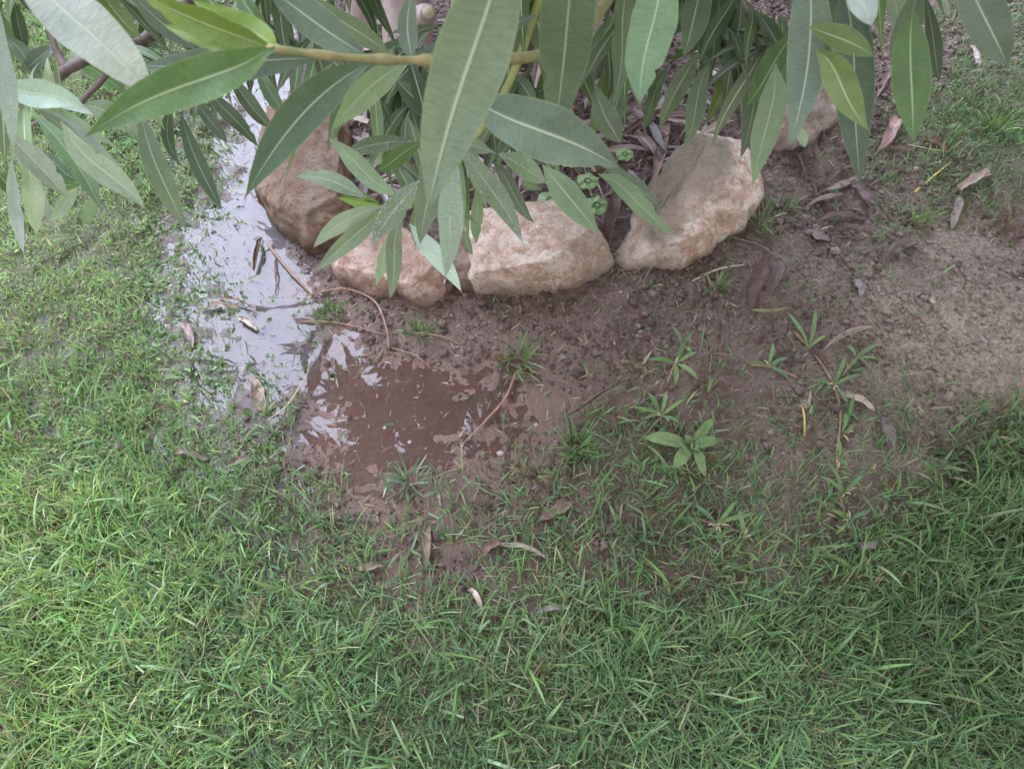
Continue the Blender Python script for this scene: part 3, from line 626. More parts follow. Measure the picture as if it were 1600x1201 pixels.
# the crown above and behind, one mass of foliage; leaves in whorls along shoots
def mat_fol():
    m = MatB('foliage_leaf', .42, .5); c = m.mix(.4, m.attr('Col', True), m.ramp(m.noise(40, 3), [(.3, (.7, .7, .7)), (.7, (1.3, 1.3, 1.2))]), 'MULTIPLY')
    m.base(c); m.translucent(m.mix(.6, c, (1.5, 1.7, .5), 'MULTIPLY'), .3); return m.m
M_FOL = mat_fol()
def mat_folrib():
    m = MatB('foliage_rib', .45, .4); m.base(m.mix(.75, m.attr('Col', True), (.46, .52, .32))); return m.m
M_FRIB = mat_folrib()
fV, fF, fM, fC = [], [], [], []; fo = 0; shoots = []
def add_leaf(P, W, up, c, rows=9):
    global fo
    V, F, mi, UV = leaf_geo(P, W, up=up, twist=random.uniform(-.6, .6), fold=random.uniform(.05, .3), rows=rows, cols=(-1, -.5, -.07, .07, .5, 1), arc=random.uniform(-.05, .02), seed=random.random() * 9)
    fV.append(V); fF.append(F + fo); fM.append(mi); fC.append(np.tile(jitc(c, .2)[:3], (len(V), 1))); fo += len(V)
for V, F, mi, C, UV in rest: fV.append(V); fF.append(F + fo); fM.append(mi); fC.append(C); fo += len(V)
def shoot(p, dirv, n, Lf, cols, stem=True):
    dirv = np.array(dirv, float); dirv /= np.linalg.norm(dirv); p = np.array(p, float)
    Ls = (.16 + .05 * random.random()) if stem else .07
    ax = np.cross(dirv, [.3, .2, 1]); ax /= np.linalg.norm(ax); bx = np.cross(dirv, ax)
    for k in range(n):
        t = random.random() ** .7; q = p + dirv * Ls * t; a = random.uniform(0, 6.28)
        out = ax * math.cos(a) + bx * math.sin(a); sp = .9 - .6 * t
        dd = dirv * (1 - sp * .5) + out * sp + np.array([0, 0, -.35]); dd /= np.linalg.norm(dd); l = Lf * random.uniform(.7, 1.15)
        m_ = q + dd * l * .5 + np.array([0, 0, -.01]); e_ = q + dd * l + np.array([0, 0, -.04])
        add_leaf(np.array([q, m_, e_]) - OFF, l * .2, out * .2 + dirv * .6 + np.array([0, 0, .7]), random.choice(cols))
    if stem: shoots.append((p - dirv * .25 - OFF, p - OFF, p + dirv * Ls - OFF))
random.seed(21); cnt = 0
while cnt < 430:
    p = np.array([random.uniform(-.95, 1.3), random.uniform(.62, 2.3) if random.random() < .5 else random.uniform(.62, 1.5), random.uniform(.8, 1.75)])
    px, py = proj(np.array([p[0]]), np.array([p[1]]), p[2]); px, py = px[0], py[0]
    if py > -330: continue
    lim = -.52 - .42 * max(0, (p[1] - 1.3)) + .5 * (1.0 - p[2]) * -.4
    if p[0] < lim + random.uniform(0, .08): continue
    shoot(p, (random.uniform(-.6, .6), random.uniform(-1.0, .1), random.uniform(-.5, .8)), random.randint(13, 18), .14, [DK, MD, GR, BL]); cnt += 1
# leaves showing between the big ones, low over the bed and at the top edge
for (a, b, d_, n, cs) in [(60, 40, 1.15, 9, [DK, LT, MD]), (170, 150, 1.1, 7, [MD, LT]), (400, 40, 1.2, 10, [DK, MD]), (330, 120, 1.15, 7, [DK, MD]), (540, 60, 1.25, 6, [DK, BL]), (480, 130, 1.15, 6, [MD, BL]),
                          (840, 70, 1.1, 9, [BL, DK]), (930, 110, 1.2, 9, [BL, MD]), (900, 20, 1.1, 9, [DK, BL]), (1090, 60, 1.05, 10, [DK, MD]), (1150, 10, 1.1, 10, [DK, MD]), (1190, 110, 1.1, 6, [DK, MD]), (1300, -20, 1.1, 6, [DK]),
                          (700, 130, 1.1, 7, [MD, BL]), (780, 200, 1.05, 7, [MD, BL]), (20, 170, 1.1, 7, [LT, MD]), (1040, 10, 1.15, 8, [DK, MD]), (250, 20, 1.2, 7, [DK, OL]), (90, 60, 1.0, 9, [LT, MD, OL]), (150, 60, 1.1, 8, [DK, MD]), (40, 110, 1.0, 7, [LT, MD]), (440, 20, 1.1, 9, [DK, MD]), (520, 20, 1.1, 8, [MD, DK]), (560, 130, 1.15, 6, [MD, LT]), (820, 30, 1.0, 9, [BL, MD]), (960, 60, 1.05, 9, [DK, MD]), (870, 130, 1.1, 7, [MD, OL]), (1130, 90, 1.0, 9, [MD, OL]), (1060, 120, 1.1, 7, [DK, MD]), (1230, 20, 1.0, 8, [DK, MD]), (1420, -40, 1.0, 7, [MD, DK]), (300, 60, 1.2, 7, [DK, MD]), (380, 110, 1.2, 6, [DK, MD]), (10, 20, 1.0, 8, [DK, MD]), (610, 165, 1.0, 7, [DK, MD]), (700, 180, 1.0, 8, [DK, MD]), (770, 205, 1.0, 8, [MD, LT]), (830, 200, 1.0, 7, [BL, MD]), (880, 225, 1.05, 6, [BL, MD]), (560, 200, 1.0, 5, [MD, LT]), (650, 240, 1.0, 6, [LT, MD]), (730, 290, 1.0, 6, [LT, PA]), (590, 330, 1.0, 4, [LT, PA]), (1000, 90, 1.0, 8, [MD, GR]), (1100, 140, 1.0, 6, [MD, LT]), (1210, 150, 1.0, 5, [MD, DK]), (120, 190, .95, 6, [LT, PA]), (40, 250, .95, 6, [LT, WH])]:
    p = at(a, b, d_); shoot(p + np.array([0, .05, .06]), (random.uniform(-.7, .7), -.5, .1), n, .095, cs, stem=False)
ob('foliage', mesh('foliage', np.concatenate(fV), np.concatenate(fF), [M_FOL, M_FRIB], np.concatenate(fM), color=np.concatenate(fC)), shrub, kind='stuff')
sv, sf, o_ = [], [], 0
for a, b, c in shoots[:430]:
    V, F = tube([a, b, c], [.005, .004, .0022], seg=5, caps=False); sv.append(V); sf.append(F[0] + o_); o_ += len(V)
ob('twigs', mesh('twigs', np.concatenate(sv), np.concatenate(sf), [M_BARKD]), shrub, kind='stuff')

def px3(l): return np.array([at(a, b, d_) for a, b, d_ in l]) - OFF
tube_ob('stem', px3([(420, 76, .38), (520, 88, .41), (590, 93, .44), (665, 95, .47), (760, 96, .51), (900, 60, .60), (1000, -80, .75)]), [.0026, .0020, .0019, .0028, .0021, .0021, .0022, .0034, .0024, .0024, .0038, .0028, .0029, .003, .0045, .0036, .004, .0055, .0045, .005, .006], M_STEMN, shrub, knob=.3)
tube_ob('stem', px3([(596, 324, 1.0), (625, 322, 1.0), (680, 290, .97), (735, 225, .93), (800, 120, .9), (860, -60, .85)]), [.002, .003, .0035, .004, .005, .006], M_STEMG, shrub)
tube_ob('stem', px3([(930, 268, .9), (900, 210, .92), (880, 100, .95), (850, -70, 1.0)]), [.002, .003, .004, .005], M_STEMB, shrub)
tube_ob('stem', px3([(1216, 42, .95), (1180, 25, .97), (1150, 5, 1.0), (1120, -70, 1.05)]), [.003, .005, .007, .008], M_STEMB, shrub)
tube_ob('stem', px3([(1290, 80, .75), (1275, 40, .76), (1270, -70, .8)]), [.002, .003, .004], M_STEMB, shrub)
tube_ob('stem', px3([(15, 122, 1.0), (70, 132, 1.0), (105, 108, 1.0), (150, 88, 1.02), (230, 60, 1.08), (330, -40, 1.2)]), [.003, .006, .0065, .007, .008, .01], M_BARKD, shrub, knob=.3)
tube_ob('stem', px3([(104, 108, 1.0), (88, 80, 1.0), (72, 35, 1.0), (45, 8, .98), (10, -30, .96)]), [.005, .0045, .004, .005, .005], M_BARKD, shrub, knob=.3)
tube_ob('stem', px3([(20, 205, 1.0), (60, 192, 1.0), (110, 172, 1.01), (150, 135, 1.02), (190, 90, 1.05)]), [.002, .003, .003, .004, .005], M_BARKD, shrub, knob=.3)
# woody trunks rising out of the bed
def gp(a, b): return on_ground(np.array(a, float), np.array(b, float))
def trunk(bx, by, top, r0, r1, s=0, mat=None):
    p = gp(bx, by); t = np.array(top); m1 = p * .65 + t * .35 + np.array([.02, .02, 0]); m2 = p * .3 + t * .7
    p0 = p.copy(); p0[2] -= .04
    V, F = tube(np.array([p0, p + [0, 0, .03], m1, m2, t]) - OFF, [r0 * 1.25, r0 * 1.1, r0, (r0 + r1) / 2, r1], seg=20, knob=.12, seed=s)
    nrm = fbm(V[:, 0] * 40, V[:, 1] * 40, V[:, 2] * 12, s=s, o=3) - .5
    V = V + .006 * nrm[:, None] * np.array([1, 1, .2]); return ob('trunk', mesh('trunk', V, F, [mat or M_BARK]), shrub)
trunk(640, 95, (-.28, 2.0, 1.1), .05, .03, 1)
trunk(735, 110, (-.02, 1.9, 1.2), .045, .03, 2)
trunk(850, 165, (.20, 1.75, 1.2), .022, .016, 3)
trunk(915, 100, (.35, 1.9, 1.2), .02, .014, 4)
trunk(800, 60, (.15, 2.2, 1.2), .03, .02, 5)
trunk(1120, 60, (.65, 2.0, 1.2), .02, .014, 6)
trunk(835, 150, (.10, 1.55, .9), .008, .007, 7, M_BARKD)
trunk(570, 60, (-.55, 2.2, 1.3), .025, .018, 8)
# sawn stub on the thick trunk: a short collar and a cut face
for (a, b, dd_, r_) in [(668, 22, 1.48, .014), (922, 62, 1.36, .013)]:
    c0 = at(a, b, dd_) - OFF; ax_ = (CAM - OFF - c0); ax_ /= np.linalg.norm(ax_); ax_ = ax_ + np.array([.15, 0, .2]); ax_ /= np.linalg.norm(ax_)
    st_ = tube_ob('cut_stub', [c0 - ax_ * .07, c0 - ax_ * .03, c0, c0 + ax_ * .018], [r_ * 1.9, r_ * 1.5, r_ * 1.15, r_], M_BARK, shrub, seg=16, knob=.2)
    tube_ob('cut_face', [c0 + ax_ * .015, c0 + ax_ * .018, c0 + ax_ * .0205], [r_ * .8, r_ * .8, r_ * .7], M_CUT, st_, seg=16)

# ------------------------------------------------------------------ litter under the shrub
lv, lf, lc, lu, o_ = [], [], [], [], 0
random.seed(5); k = 0
bedx = []
while k < 420:
    a, b = random.uniform(430, 1240), random.uniform(40, 400)
    if not ((b < 330 - .0 * a and 560 < a < 700) or (b < 310 and 700 <= a < 930) or (930 <= a < 1160 and b < 370 - (a - 930) * .85) or (500 < a < 600 and b < 250) or (a >= 1160 and b < 110)): continue
    g = gp(a, b); an = random.uniform(0, 6.28); l = random.uniform(.03, .11); dv = np.array([math.cos(an), math.sin(an), random.uniform(-.08, .12)]) * l / 2
    g = g + [0, 0, random.uniform(.004, .022)]
    V, F, mi, UV = leaf_geo([g - dv, g + [0, 0, .004], g + dv], random.uniform(.004, .018), up=(random.uniform(-.4, .4), random.uniform(-.4, .4), 1), rows=9, cols=(-1, -.5, 0, .5, 1), rib=False, fold=random.uniform(-.5, .8), wave=1.5, seed=k)
    lv.append(V); lf.append(F + o_); lc.append(np.tile(jitc(random.choice([(.17, .12, .105), (.25, .18, .155), (.34, .25, .21), (.11, .075, .065), (.2, .165, .16)]))[:3], (len(V), 1))); o_ += len(V); k += 1
ob('leaf_litter', mesh('leaf_litter', np.concatenate(lv), np.concatenate(lf), [M_FOL], color=np.concatenate(lc)), kind='stuff', label='brown dead leaf litter inside the stone-edged bed', category='leaf litter')

# ------------------------------------------------------------------ fallen leaves, each a thing
BR = (.24, .165, .13); PK = (.37, .27, .23); GY = (.29, .25, .23); PL = (.48, .41, .34); PU = (.22, .175, .165); DB = (.13, .085, .075); TN = (.5, .37, .25)
FALL = [
 (386,590, 404,620, 419,660, 26, PK, 1.2, 'pinkish brown dead leaf floating point-down at the edge of the bright puddle', 0),
 (410,372, 404,400, 396,436, 15, BR, 1.8, 'short brown curled leaf at the puddle edge near the tall orange stone', .01),
 (433,396, 433,430, 430,472, 8, PK, 2.2, 'thin brown rolled leaf lying straight in the puddle, edge towards the small stone', .004),
 (318,492, 345,480, 384,484, 11, PL, 1.5, 'pale rolled leaf bent across the bright puddle', .004),
 (372,496, 388,506, 405,522, 10, PL, 1.0, 'small whitish leaf shining in the puddle', .003),
 (340,466, 372,474, 412,494, 6, TN, 1.9, 'tan straw-thin leaf in the middle of the bright puddle', .008),
 (283,502, 297,520, 303,548, 16, GY, 1.0, 'grey dead leaf where the lawn meets the puddle', .003),
 (1368,240, 1385,215, 1408,186, 22, PK, 1.1, 'broad pink brown dead leaf standing behind the longest hanging leaf', .02),
 (1292,286, 1312,272, 1338,262, 9, PK, 1.6, 'narrow pink leaf pointing at the hanging green leaf tip', .006),
 (1284,300, 1320,292, 1356,276, 14, PL, 1.3, 'pale grey leaf crossing below a hanging leaf tip', .006),
 (1322,284, 1342,306, 1368,336, 17, PU, 1.2, 'purple grey dead leaf lying under the longest hanging leaf', .004),
 (1258,324, 1290,312, 1322,304, 11, PL, 1.4, 'long beige dead leaf on bare soil beside the purple one', .004),
 (1275,348, 1320,340, 1372,350, 13, PU, 1.2, 'dull grey flattened leaf pressed in soil below the leaf litter cluster', .002),
 (1358,294, 1390,275, 1424,264, 10, GY, 1.5, 'grey rolled leaf between the purple leaf and the yellow stick', .005),
 (1490,302, 1518,288, 1556,272, 20, PL, 1.3, 'beige curled leaf lying by the patchy grass', .01),
 (1486,360, 1492,335, 1498,304, 15, GY, 1.1, 'grey leaf hanging down from the beige curled leaf', .004),
 (1438,222, 1465,230, 1496,246, 12, BR, 1.2, 'brown leaf half under the patchy fine grass', .006),
 (1380,238, 1400,236, 1424,238, 7, PK, 1.6, 'slim pinkish leaf lying level below the broad pink dead leaf', .004),
 (1374,414, 1402,388, 1442,378, 22, PU, 1.2, 'broad mauve grey leaf arched over bare soil', .008),
 (1286,548, 1325,525, 1378,512, 15, PL, 1.7, 'long pale folded leaf above the creeping runner', .01),
 (1376,652, 1386,680, 1392,714, 19, PU, .8, 'slate grey pointed leaf on dry soil beside the lawn', .003),
 (874,656, 935,625, 1004,588, 15, BR, 2.0, 'long rolled brown leaf at the edge of the brown puddle', .012),
 (768,848, 812,858, 864,884, 13, PL, 1.6, 'pale cracked leaf arched among the grass', .016),
 (842,814, 870,800, 902,784, 24, BR, .9, 'wide brown leaf lying flat on mud among grass', .006),
 (732,922, 744,936, 755,960, 11, PL, 1.2, 'small bleached leaf standing in dense grass', .02),
 (836,958, 868,952, 904,950, 12, GY, 1.2, 'short grey leaf tucked in grass near the lone tall blade', .016),
 (1172,486, 1180,445, 1198,398, 28, DB, 1.0, 'dark brown wide leaf leaning on soil right of the stones', .01),
 (1203,462, 1216,430, 1212,402, 14, PU, 1.3, 'greyish rolled leaf next to the dark brown wide leaf', .012),
 (1164,484, 1200,490, 1242,480, 8, (.3, .33, .16), 1.4, 'olive green fallen blade across the soil', .005),
 (1234,238, 1250,262, 1246,305, 9, BR, 1.8, 'curved brown stalk-like leaf near the lichen-spotted stone', .006),
 (1368,158, 1380,132, 1392,112, 13, PU, 1.2, 'bluish grey leaf on soil behind the hanging shoots', .006),
 (1514,72, 1522,92, 1532,112, 12, PL, 1.2, 'small pale leaf at the top edge between grass tufts', .006),
 (940,408, 955,362, 966,306, 36, DB, 1.6, 'dark curled leaf wedged between the middle stone and the long mossy stone', .06),
 (1016,290, 1032,240, 1042,186, 20, BR, 1.0, 'brown leaf lying lengthwise in the shaded bed', .012),
 (948,236, 1000,205, 1064,168, 15, BR, 1.8, 'rolled reddish brown leaf across the shaded bed', .02),
 (568,212, 600,196, 652,206, 13, PK, 1.9, 'pale bent leaf under the droplet-covered shoot', .02),
 (664,894, 668,855, 672,812, 17, BR, 1.1, 'upright brown leaf sunk in mud among grass', .006),
 (756,872, 768,856, 794,846, 16, BR, 1.0, 'crumpled brown leaf below the pale cracked leaf', .012),
 (1328,848, 1350,856, 1378,846, 15, GY, 1.1, 'grey leaf at the end of the creeping runner by the lawn', .012),
 (1318,618, 1342,630, 1372,646, 12, PL, 1.0, 'beige leaf touching the middle of the runner', .006),
 (268,716, 296,712, 330,724, 14, BR, 1.1, 'dull brown leaf in thin grass between lawn and brown puddle', .008),
 (352,734, 374,724, 398,714, 10, PK, 1.2, 'short pink leaf in the grass below the floating one', .01),
 (556,884, 578,890, 604,884, 14, PK, 1.0, 'small rust pink leaf buried in grass', .01),
 (1262,358, 1276,372, 1300,376, 18, PU, .7, 'flat mauve leaf stuck to bare soil', .002),
 (1332,438, 1340,452, 1344,466, 16, GY, .7, 'bluish flat scrap of leaf on soil', .002),
 (1450,466, 1454,478, 1462,488, 10, PL, 1.1, 'tiny pale leaf scrap on the dry pale soil', .004),
 (690,470, 706,452, 716,430, 12, DB, 1.0, 'dark leaf standing against the small wedged stone', .02),
]
for i, (a, b, c, d_, e, f, wp, cc, rl, lab, lift) in enumerate(FALL):
    g = on_ground(np.array([a, c, e], float), np.array([b, d_, f], float)); g[:, 2] = np.maximum(g[:, 2], 0) + np.array([.002, .004 + lift, .002])
    org = g[1].copy(); org[2] = g[0, 2]
    dist = (g[1] - CAM) @ FWD
    V, F, mi, UV = leaf_geo(g - org, wp / FPX * dist * 1.12, up=(random.uniform(-.35, .35), random.uniform(-.5, .2), 1), roll=rl * 1.25, rows=24, wave=2.2, prof=random.uniform(2.2, 3.4), pw=random.uniform(.75, 1.3), cut=random.choice([1, 1, 1, .93, .88]), rib=False, cols=np.linspace(-1, 1, 9), seed=i, tw2=random.uniform(-1.6, 1.6))
    bw = (vn(V[:, 0] * 60 + i, V[:, 1] * 60, V[:, 2] * 60, s=i) - .5) * .004; V[:, 2] += bw; V[:, 0] += bw * .8
    V2 = V - np.array([0, 0, .0006]); n_ = len(V)
    o = ob('fallen_leaf', mesh('fallen_leaf', V, F, [M_DRY], uv=UV), label=lab, category='dead leaf', group='fallen dead leaves on the ground'); o.location = org; o.color = jitc(cc, .06)
def ground_stick(name, pts, r, mat, label, cat, lift=.003, knob=.2, group=None):
    P = on_ground(np.array([p[0] for p in pts], float), np.array([p[1] for p in pts], float)); P[:, 2] = np.maximum(P[:, 2], 0) + lift
    org = P[0].copy(); P = P - org; P[1:-1, 2] += .003
    kw = dict(label=label, category=cat)
    if group: kw['group'] = group
    o = tube_ob(name, P, [q * .85 for q in r], mat, None, knob=knob * 2.2, seed=len(label), seg=7, **kw); o.location = org; return o
ground_stick('twig', [(418, 382), (452, 425), (490, 464)], [.0022, .0028, .002], M_ROOT, 'thin brown twig slanting from the tall orange stone to the mud', 'twig', group='twigs on wet ground')
ground_stick('twig', [(488, 463), (540, 456), (585, 474), (603, 510), (609, 548)], [.0018, .0024, .0026, .0022, .0015], M_ROOT, 'red brown runner arching over the mud below the orange pink stone', 'twig', .007, group='twigs on wet ground')
ground_stick('twig', [(612, 545), (645, 556), (672, 574)], [.001, .0014, .001], M_ROOT, 'short thin rootlet beyond the tip of the arching runner', 'twig', group='twigs on wet ground')
ground_stick('twig', [(806, 584), (790, 625), (760, 660), (724, 695)], [.0022, .0026, .0022, .0014], M_ROOT, 'bent tan twig standing out of the brown puddle', 'twig', .006, group='twigs on wet ground')
ground_stick('twig', [(1428, 302), (1450, 284), (1478, 260)], [.0026, .0028, .0024], M_YEL, 'bright yellow short stick lying on soil near the curled beige leaf', 'twig', group='twigs on wet ground')
ground_stick('twig', [(1251, 628), (1255, 655), (1256, 682)], [.0018, .0022, .0018], M_YEL, 'small yellow straw upright between soil clods', 'twig', group='twigs on wet ground')
ground_stick('twig', [(1082, 440), (1120, 424), (1162, 415)], [.0016, .0018, .0012], M_STRAW, 'tan straw stalk beside the dark brown wide leaf', 'twig', group='twigs on wet ground')
ground_stick('twig', [(640, 520), (690, 528), (720, 540)], [.0012, .0016, .001], M_ROOT, 'thin reddish stalk behind a grass tuft in the mud', 'twig', group='twigs on wet ground')
ground_stick('twig', [(470, 504), (530, 508), (600, 524)], [.0012, .0018, .0012], M_ROOT, 'straight buried stalk between bright and brown water', 'twig', .004, group='twigs on wet ground')
ground_stick('twig', [(420, 660), (450, 640), (478, 596)], [.001, .0016, .001], M_STRAW, 'pale stalk leaning over grass at the lower puddle edge', 'twig', .01, group='twigs on wet ground')
ground_stick('twig', [(1420, 228), (1460, 238), (1490, 240)], [.001, .0014, .001], M_STRAW, 'hair-thin straw by the fine patchy grass', 'twig', group='twigs on wet ground')
ground_stick('twig', [(1140, 372), (1185, 386), (1205, 400)], [.0016, .0022, .0018], M_BARKD, 'dark twig ending at the dark brown wide leaf', 'twig', group='twigs on wet ground')

# pebbles
for a, b, r_, lab in [(a_, b_, r0_ * .7, l_) for a_, b_, r0_, l_ in [(601, 668, .006, 'small tan pebble under the brown water'), (640, 690, .007, 'pinkish pebble in the brown water nearer the grass'), (838, 664, .006, 'whitish pebble at the rim of the brown puddle'), (782, 708, .009, 'pale grey pebble among silvery mud flakes'),
                      (970, 456, .005, 'beige pebble on soil below the gap between two stones'), (620, 657, .004, 'tiny white speck of stone in the brown water')]]:
    p = gp(a, b); p[2] = hgt(p[0], p[1]); V, F = ico(3); k = fbm(V[:, 0] * 1.5 + a, V[:, 1] * 1.5, V[:, 2] * 1.5, s=3); V = V * (.75 + .5 * k)[:, None] * r_ * [1, .8, .55]
    o = ob('pebble', mesh('pebble', V, F, [M_PEB]), label=lab, category='pebble', group='pebbles in the mud'); o.location = p + [0, 0, r_ * .2]

# ------------------------------------------------------------------ tufts, weeds, runners
def tuft(a, b, n, Lr, lab, cols=None, spread=1.0, W=(.0018, .0034), pr=None, cat='grass tuft'):
    g = gp(a, b); org = g.copy(); cols = cols or [(.10, .19, .06), (.16, .27, .09), (.22, .3, .13)]
    rr = rng.normal(0, .009, (n, 2)); az = np.arctan2(rr[:, 1], rr[:, 0]) + rng.normal(0, .6, n)
    bx = np.stack([rr[:, 0], rr[:, 1], hgt(org[0] + rr[:, 0], org[1] + rr[:, 1]) - org[2] - .003], 1)
    V, F, C = blades(n, bx, az, np.abs(rng.normal(.55, .3, n)) * spread, np.abs(rng.normal(.5, .4, n)), rng.uniform(*Lr, n), rng.uniform(*W, n), palette(n, cols, pr), tipcut=rng.random(n) < .15)
    o = ob('grass_tuft', mesh('grass_tuft', V, F, [M_BLADE], color=C), label=lab, category=cat, group='separate grass tufts in the bare soil'); o.location = org
tuft(515, 492, 60, (.018, .035), 'bright green tuft under the arching red brown runner')
tuft(655, 522, 46, (.02, .045), 'spiky tuft in the mud between the runner and the orange pink stone')
tuft(812, 560, 40, (.035, .07), 'tall slender tuft at the far rim of the brown puddle', [(.13, .22, .07), (.18, .28, .1)])
tuft(800, 578, 16, (.02, .04), 'sparse tuft touching the bent tan twig')
tuft(640, 752, 60, (.025, .05), 'pale silvery tuft at the near bank of the brown puddle', [(.2, .3, .18), (.28, .36, .25), (.14, .24, .1)])
tuft(1188, 345, 30, (.03, .05), 'thin upright tuft beside the foot of the mossy stone', [(.2, .29, .1), (.27, .33, .16)])
tuft(1222, 330, 24, (.025, .05), 'fine tuft a hand right of the mossy stone')
tuft(1135, 350, 18, (.02, .035), 'small tuft against the shaded flank of the mossy stone')
tuft(1001, 440, 12, (.03, .055), 'few long blades rising before the long mossy stone', [(.2, .28, .14)])
tuft(1120, 448, 34, (.02, .045), 'loose tuft on bare soil by the tan straw stalk')
tuft(1205, 370, 20, (.02, .04), 'weak tuft between the dark twig and the flat mauve leaf')
tuft(1440, 350, 40, (.02, .04), 'low yellow green tuft near the yellow stick', [(.2, .27, .1), (.16, .25, .08)])
tuft(900, 700, 70, (.03, .055), 'dense bright tuft at the right bank of the brown puddle')
tuft(830, 742, 26, (.02, .04), 'yellowish tuft on the near bank of the brown puddle', [(.3, .34, .1), (.2, .29, .1)])
tuft(1265, 480, 12, (.02, .04), 'small sprig above the pale folded leaf')
tuft(1550, 200, 40, (.03, .06), 'lime green tuft in the patchy grass', [(.22, .34, .1), (.16, .28, .08)])
tuft(1568, 190, 26, (.03, .06), 'tall arching tuft at the edge of the patchy grass')
tuft(590, 330, 26, (.02, .045), 'shaded tuft inside the bed behind the drooping shoot', [(.2, .27, .14), (.13, .2, .09)])
tuft(600, 45, 34, (.03, .07), 'pale grass beside the thick pink trunk', [(.25, .32, .17), (.16, .24, .1)])
tuft(1330, 30, 30, (.03, .06), 'yellow green tuft behind the hanging shoots at the top', [(.28, .34, .12), (.2, .28, .1)])
tuft(905, 950, 14, (.06, .1), 'lone tall pale blades rising from the lawn below the mud', [(.24, .34, .16)], W=(.004, .006), spread=.5)
tuft(1130, 1010, 16, (.05, .08), 'broad-bladed clump in the lawn below the bare soil', [(.2, .3, .12)], W=(.004, .0065))
tuft(60, 925, 8, (.06, .11), 'long pale blade fallen over the lush lawn', [(.3, .38, .2)], W=(.003, .005), spread=1.6)

# broad-leaved weed
def petal(o, pts, W, mat, up=(0, -.2, 1), name='leaf', n=14, prof=2.0, wave=1.0, fold=.2):
    V, F, mi, UV = leaf_geo(pts, W, up=up, rows=n, cols=(-1, -.7, -.35, -.08, 0, .08, .35, .7, 1), fold=fold, wave=wave, prof=prof, seed=pts[2][0] * 50, rib=True)
    return ob(name, mesh(name, V, F, [mat, M_STEMG], mi, uv=UV), o)
def weed(c, leaves, lab, cat='weed', mat=None, lift=.012, prof=2.6):
    g = gp(*c); e = bpy.data.objects.new('broadleaf_weed', None); col.objects.link(e); e.location = g; e['label'] = lab; e['category'] = cat
    for (a, b, W, hz) in leaves:
        q = gp(a, b) - g; q[2] += lift * hz; m_ = q * .5; m_[2] = lift * 1.3 + .004
        petal(e, [np.array([0, 0, .004]), m_, q], W, mat or M_LIME, prof=prof)
    V, F = tube([(0, 0, -.01), (0, 0, .0), (0, 0, .008)], [.002, .003, .0025], seg=8); ob('stem', mesh('stem', V, F, [M_STEMG]), e)
weed((1078, 700), [(1000, 690, .022, 1), (1122, 696, .018, 1.5), (1048, 740, .022, 1), (1102, 752, .016, .8), (1112, 662, .016, 2.2), (1066, 690, .011, 2), (1085, 715, .012, 2)], 'lime green broad-leaved weed between grass and bare soil')
def roundleaf(e, p, r):
    a = np.linspace(0, 2 * np.pi, 40, endpoint=False); rr = r * (1 + .07 * np.abs(np.sin(a * 5.5))); rings = [np.zeros((1, 3))]
    V = [np.array([[0, 0, 0.]])]
    for q in (.3, .6, .85, 1.0):
        V.append(np.stack([rr * q * np.cos(a), rr * q * np.sin(a), .002 * np.sin(a * 6) * q - .1 * r * q * q], 1))
    V = np.concatenate(V); F3 = np.array([[0, 1 + i, 1 + (i + 1) % 40] for i in range(40)]); F4 = np.concatenate([gridfaces(4, 40, 1, True)])
    ob('leaf', mesh('leaf', V + p, [F3, F4], [M_LIME]), e)
e = bpy.data.objects.new('round_leaf_weed', None); col.objects.link(e); g0 = gp(920, 290); e.location = g0
e['label'] = 'small round-leaved bright green weed growing inside the bed behind the stones'; e['category'] = 'weed'
for a, b, r_, h_ in [(976, 240, .017, .05), (918, 282, .02, .05), (932, 320, .022, .04), (860, 312, .024, .03), (890, 250, .018, .04), (905, 215, .016, .05)]:
    d0 = at(a, b, 1.0) - CAM; p = CAM + d0 * ((CAMH - .03 - h_) / -d0[2]) - g0; roundleaf(e, p, r_)
    V, F = tube([(0, 0, -.005), p * .5 + [0, 0, -.004], p], [.0012, .0011, .001], seg=6); ob('stalk', mesh('stalk', V, F, [M_STEMG]), e)

# creeping runners with paired blades and straw sheaths
def runner(path, nodes, lab):
    g = gp(*path[0]); e = bpy.data.objects.new('creeping_runner', None); col.objects.link(e); e.location = g; e['label'] = lab; e['category'] = 'grass runner'; e['group'] = 'creeping grass runners'
    P = np.array([gp(*q) for q in path]) - g; P[:, 2] += .004
    V, F = tube(P, [.0018, .0022, .002, .0016], seg=7, knob=.4); ob('stolon', mesh('stolon', V, F, [M_ROOT]), e)
    for (a, b, tips, straw) in nodes:
        q = gp(a, b) - g; q[2] += .004
        for (u, v, W) in tips:
            tq = gp(u, v) - g; tq[2] += .012; m_ = (q + tq) / 2; m_[2] += .008
            V, F, mi, UV = leaf_geo([q, m_, tq], W, up=(random.uniform(-.3, .3), -.3, 1), rows=10, cols=(-1, -.5, 0, .5, 1), rib=False, fold=.35, prof=2.6, seed=u)
            ob('blade', mesh('blade', V, F, [M_BLADE], color=np.tile(jitc(random.choice([(.13, .24, .08), (.19, .31, .11), (.16, .27, .12)]))[:3], (len(V), 1))), e)
        for s_ in range(straw):
            an = random.uniform(0, 6.28); l = random.uniform(.01, .022); tq = q + np.array([math.cos(an) * l, math.sin(an) * l, .008])
            V, F, mi, UV = leaf_geo([q, (q + tq) / 2 + [0, 0, .003], tq], .005, up=(0, 0, 1), rows=6, cols=(-1, 0, 1), rib=False, roll=1.4, seed=s_)
            ob('straw_sheath', mesh('straw_sheath', V, F, [M_STRAW]), e)
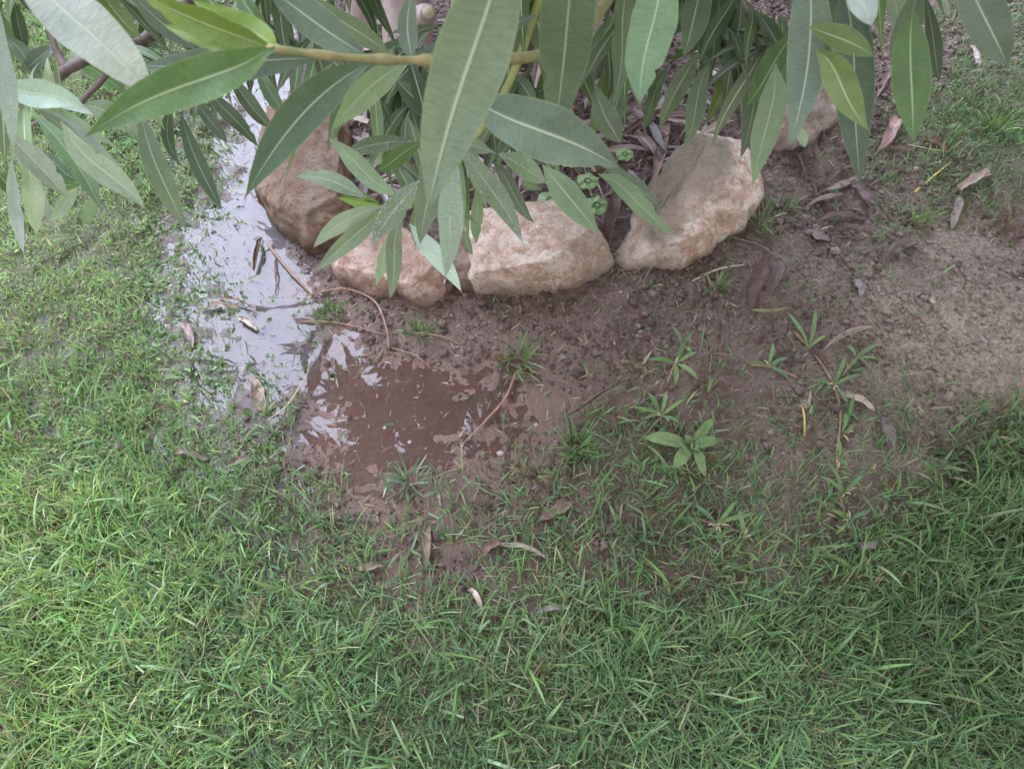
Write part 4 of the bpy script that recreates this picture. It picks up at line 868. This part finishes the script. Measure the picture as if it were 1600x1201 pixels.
runner([(1240, 520), (1275, 560), (1302, 605), (1312, 650), (1306, 720), (1312, 780), (1330, 840)],
       [(1262, 545, [(1226, 492, .007), (1272, 486, .008), (1288, 530, .006)], 0), (1300, 605, [(1262, 600, .006), (1340, 590, .006), (1318, 560, .007), (1280, 620, .005), (1322, 640, .006)], 4),
        (1313, 680, [(1332, 620, .007), (1318, 650, .006), (1336, 668, .005)], 2), (1308, 720, [(1306, 690, .006), (1320, 736, .006)], 2),
        (1316, 772, [(1288, 725, .007), (1276, 748, .006), (1344, 745, .007), (1330, 760, .006), (1294, 760, .008)], 4), (1325, 815, [(1290, 800, .007), (1356, 800, .007), (1330, 850, .008), (1300, 840, .006)], 4)],
       'long creeping runner with straw sheaths crossing the bare soil')
runner([(1170, 572), (1205, 575), (1245, 592)], [(1200, 574, [(1160, 574, .006), (1204, 540, .007), (1230, 600, .006), (1228, 565, .006)], 1)], 'short leafy runner tip branching toward the straw twig side')
runner([(1315, 590), (1328, 572), (1342, 556)], [(1335, 562, [(1372, 540, .007), (1318, 545, .007), (1370, 568, .005), (1324, 580, .007), (1350, 578, .005)], 0)], 'runner tip with forked blades under the pale folded leaf')
runner([(1042, 600), (1056, 565), (1066, 540)], [(1056, 570, [(1010, 568, .008), (1052, 610, .008), (1088, 556, .006), (1090, 600, .009), (1066, 540, .009)], 1), (1066, 545, [(1048, 515, .006), (1082, 520, .005), (1080, 560, .007)], 0)], 'wide-bladed runner tip rising above the long rolled brown leaf')
runner([(1000, 690), (1030, 655), (1050, 630)], [(1032, 652, [(985, 640, .006), (1070, 628, .006), (1010, 618, .007), (1060, 668, .007), (1040, 615, .006), (1000, 660, .005)], 5)], 'runner node with pinkish straw base beside the lime green weed')
runner([(1090, 812), (1125, 822), (1165, 835)], [(1118, 820, [(1080, 792, .007), (1150, 786, .007), (1180, 806, .007), (1100, 850, .006)], 5), (1160, 842, [(1150, 800, .008), (1190, 830, .006), (1140, 875, .006)], 3)], 'runner with pale straw sheaths in grass below the bare soil')
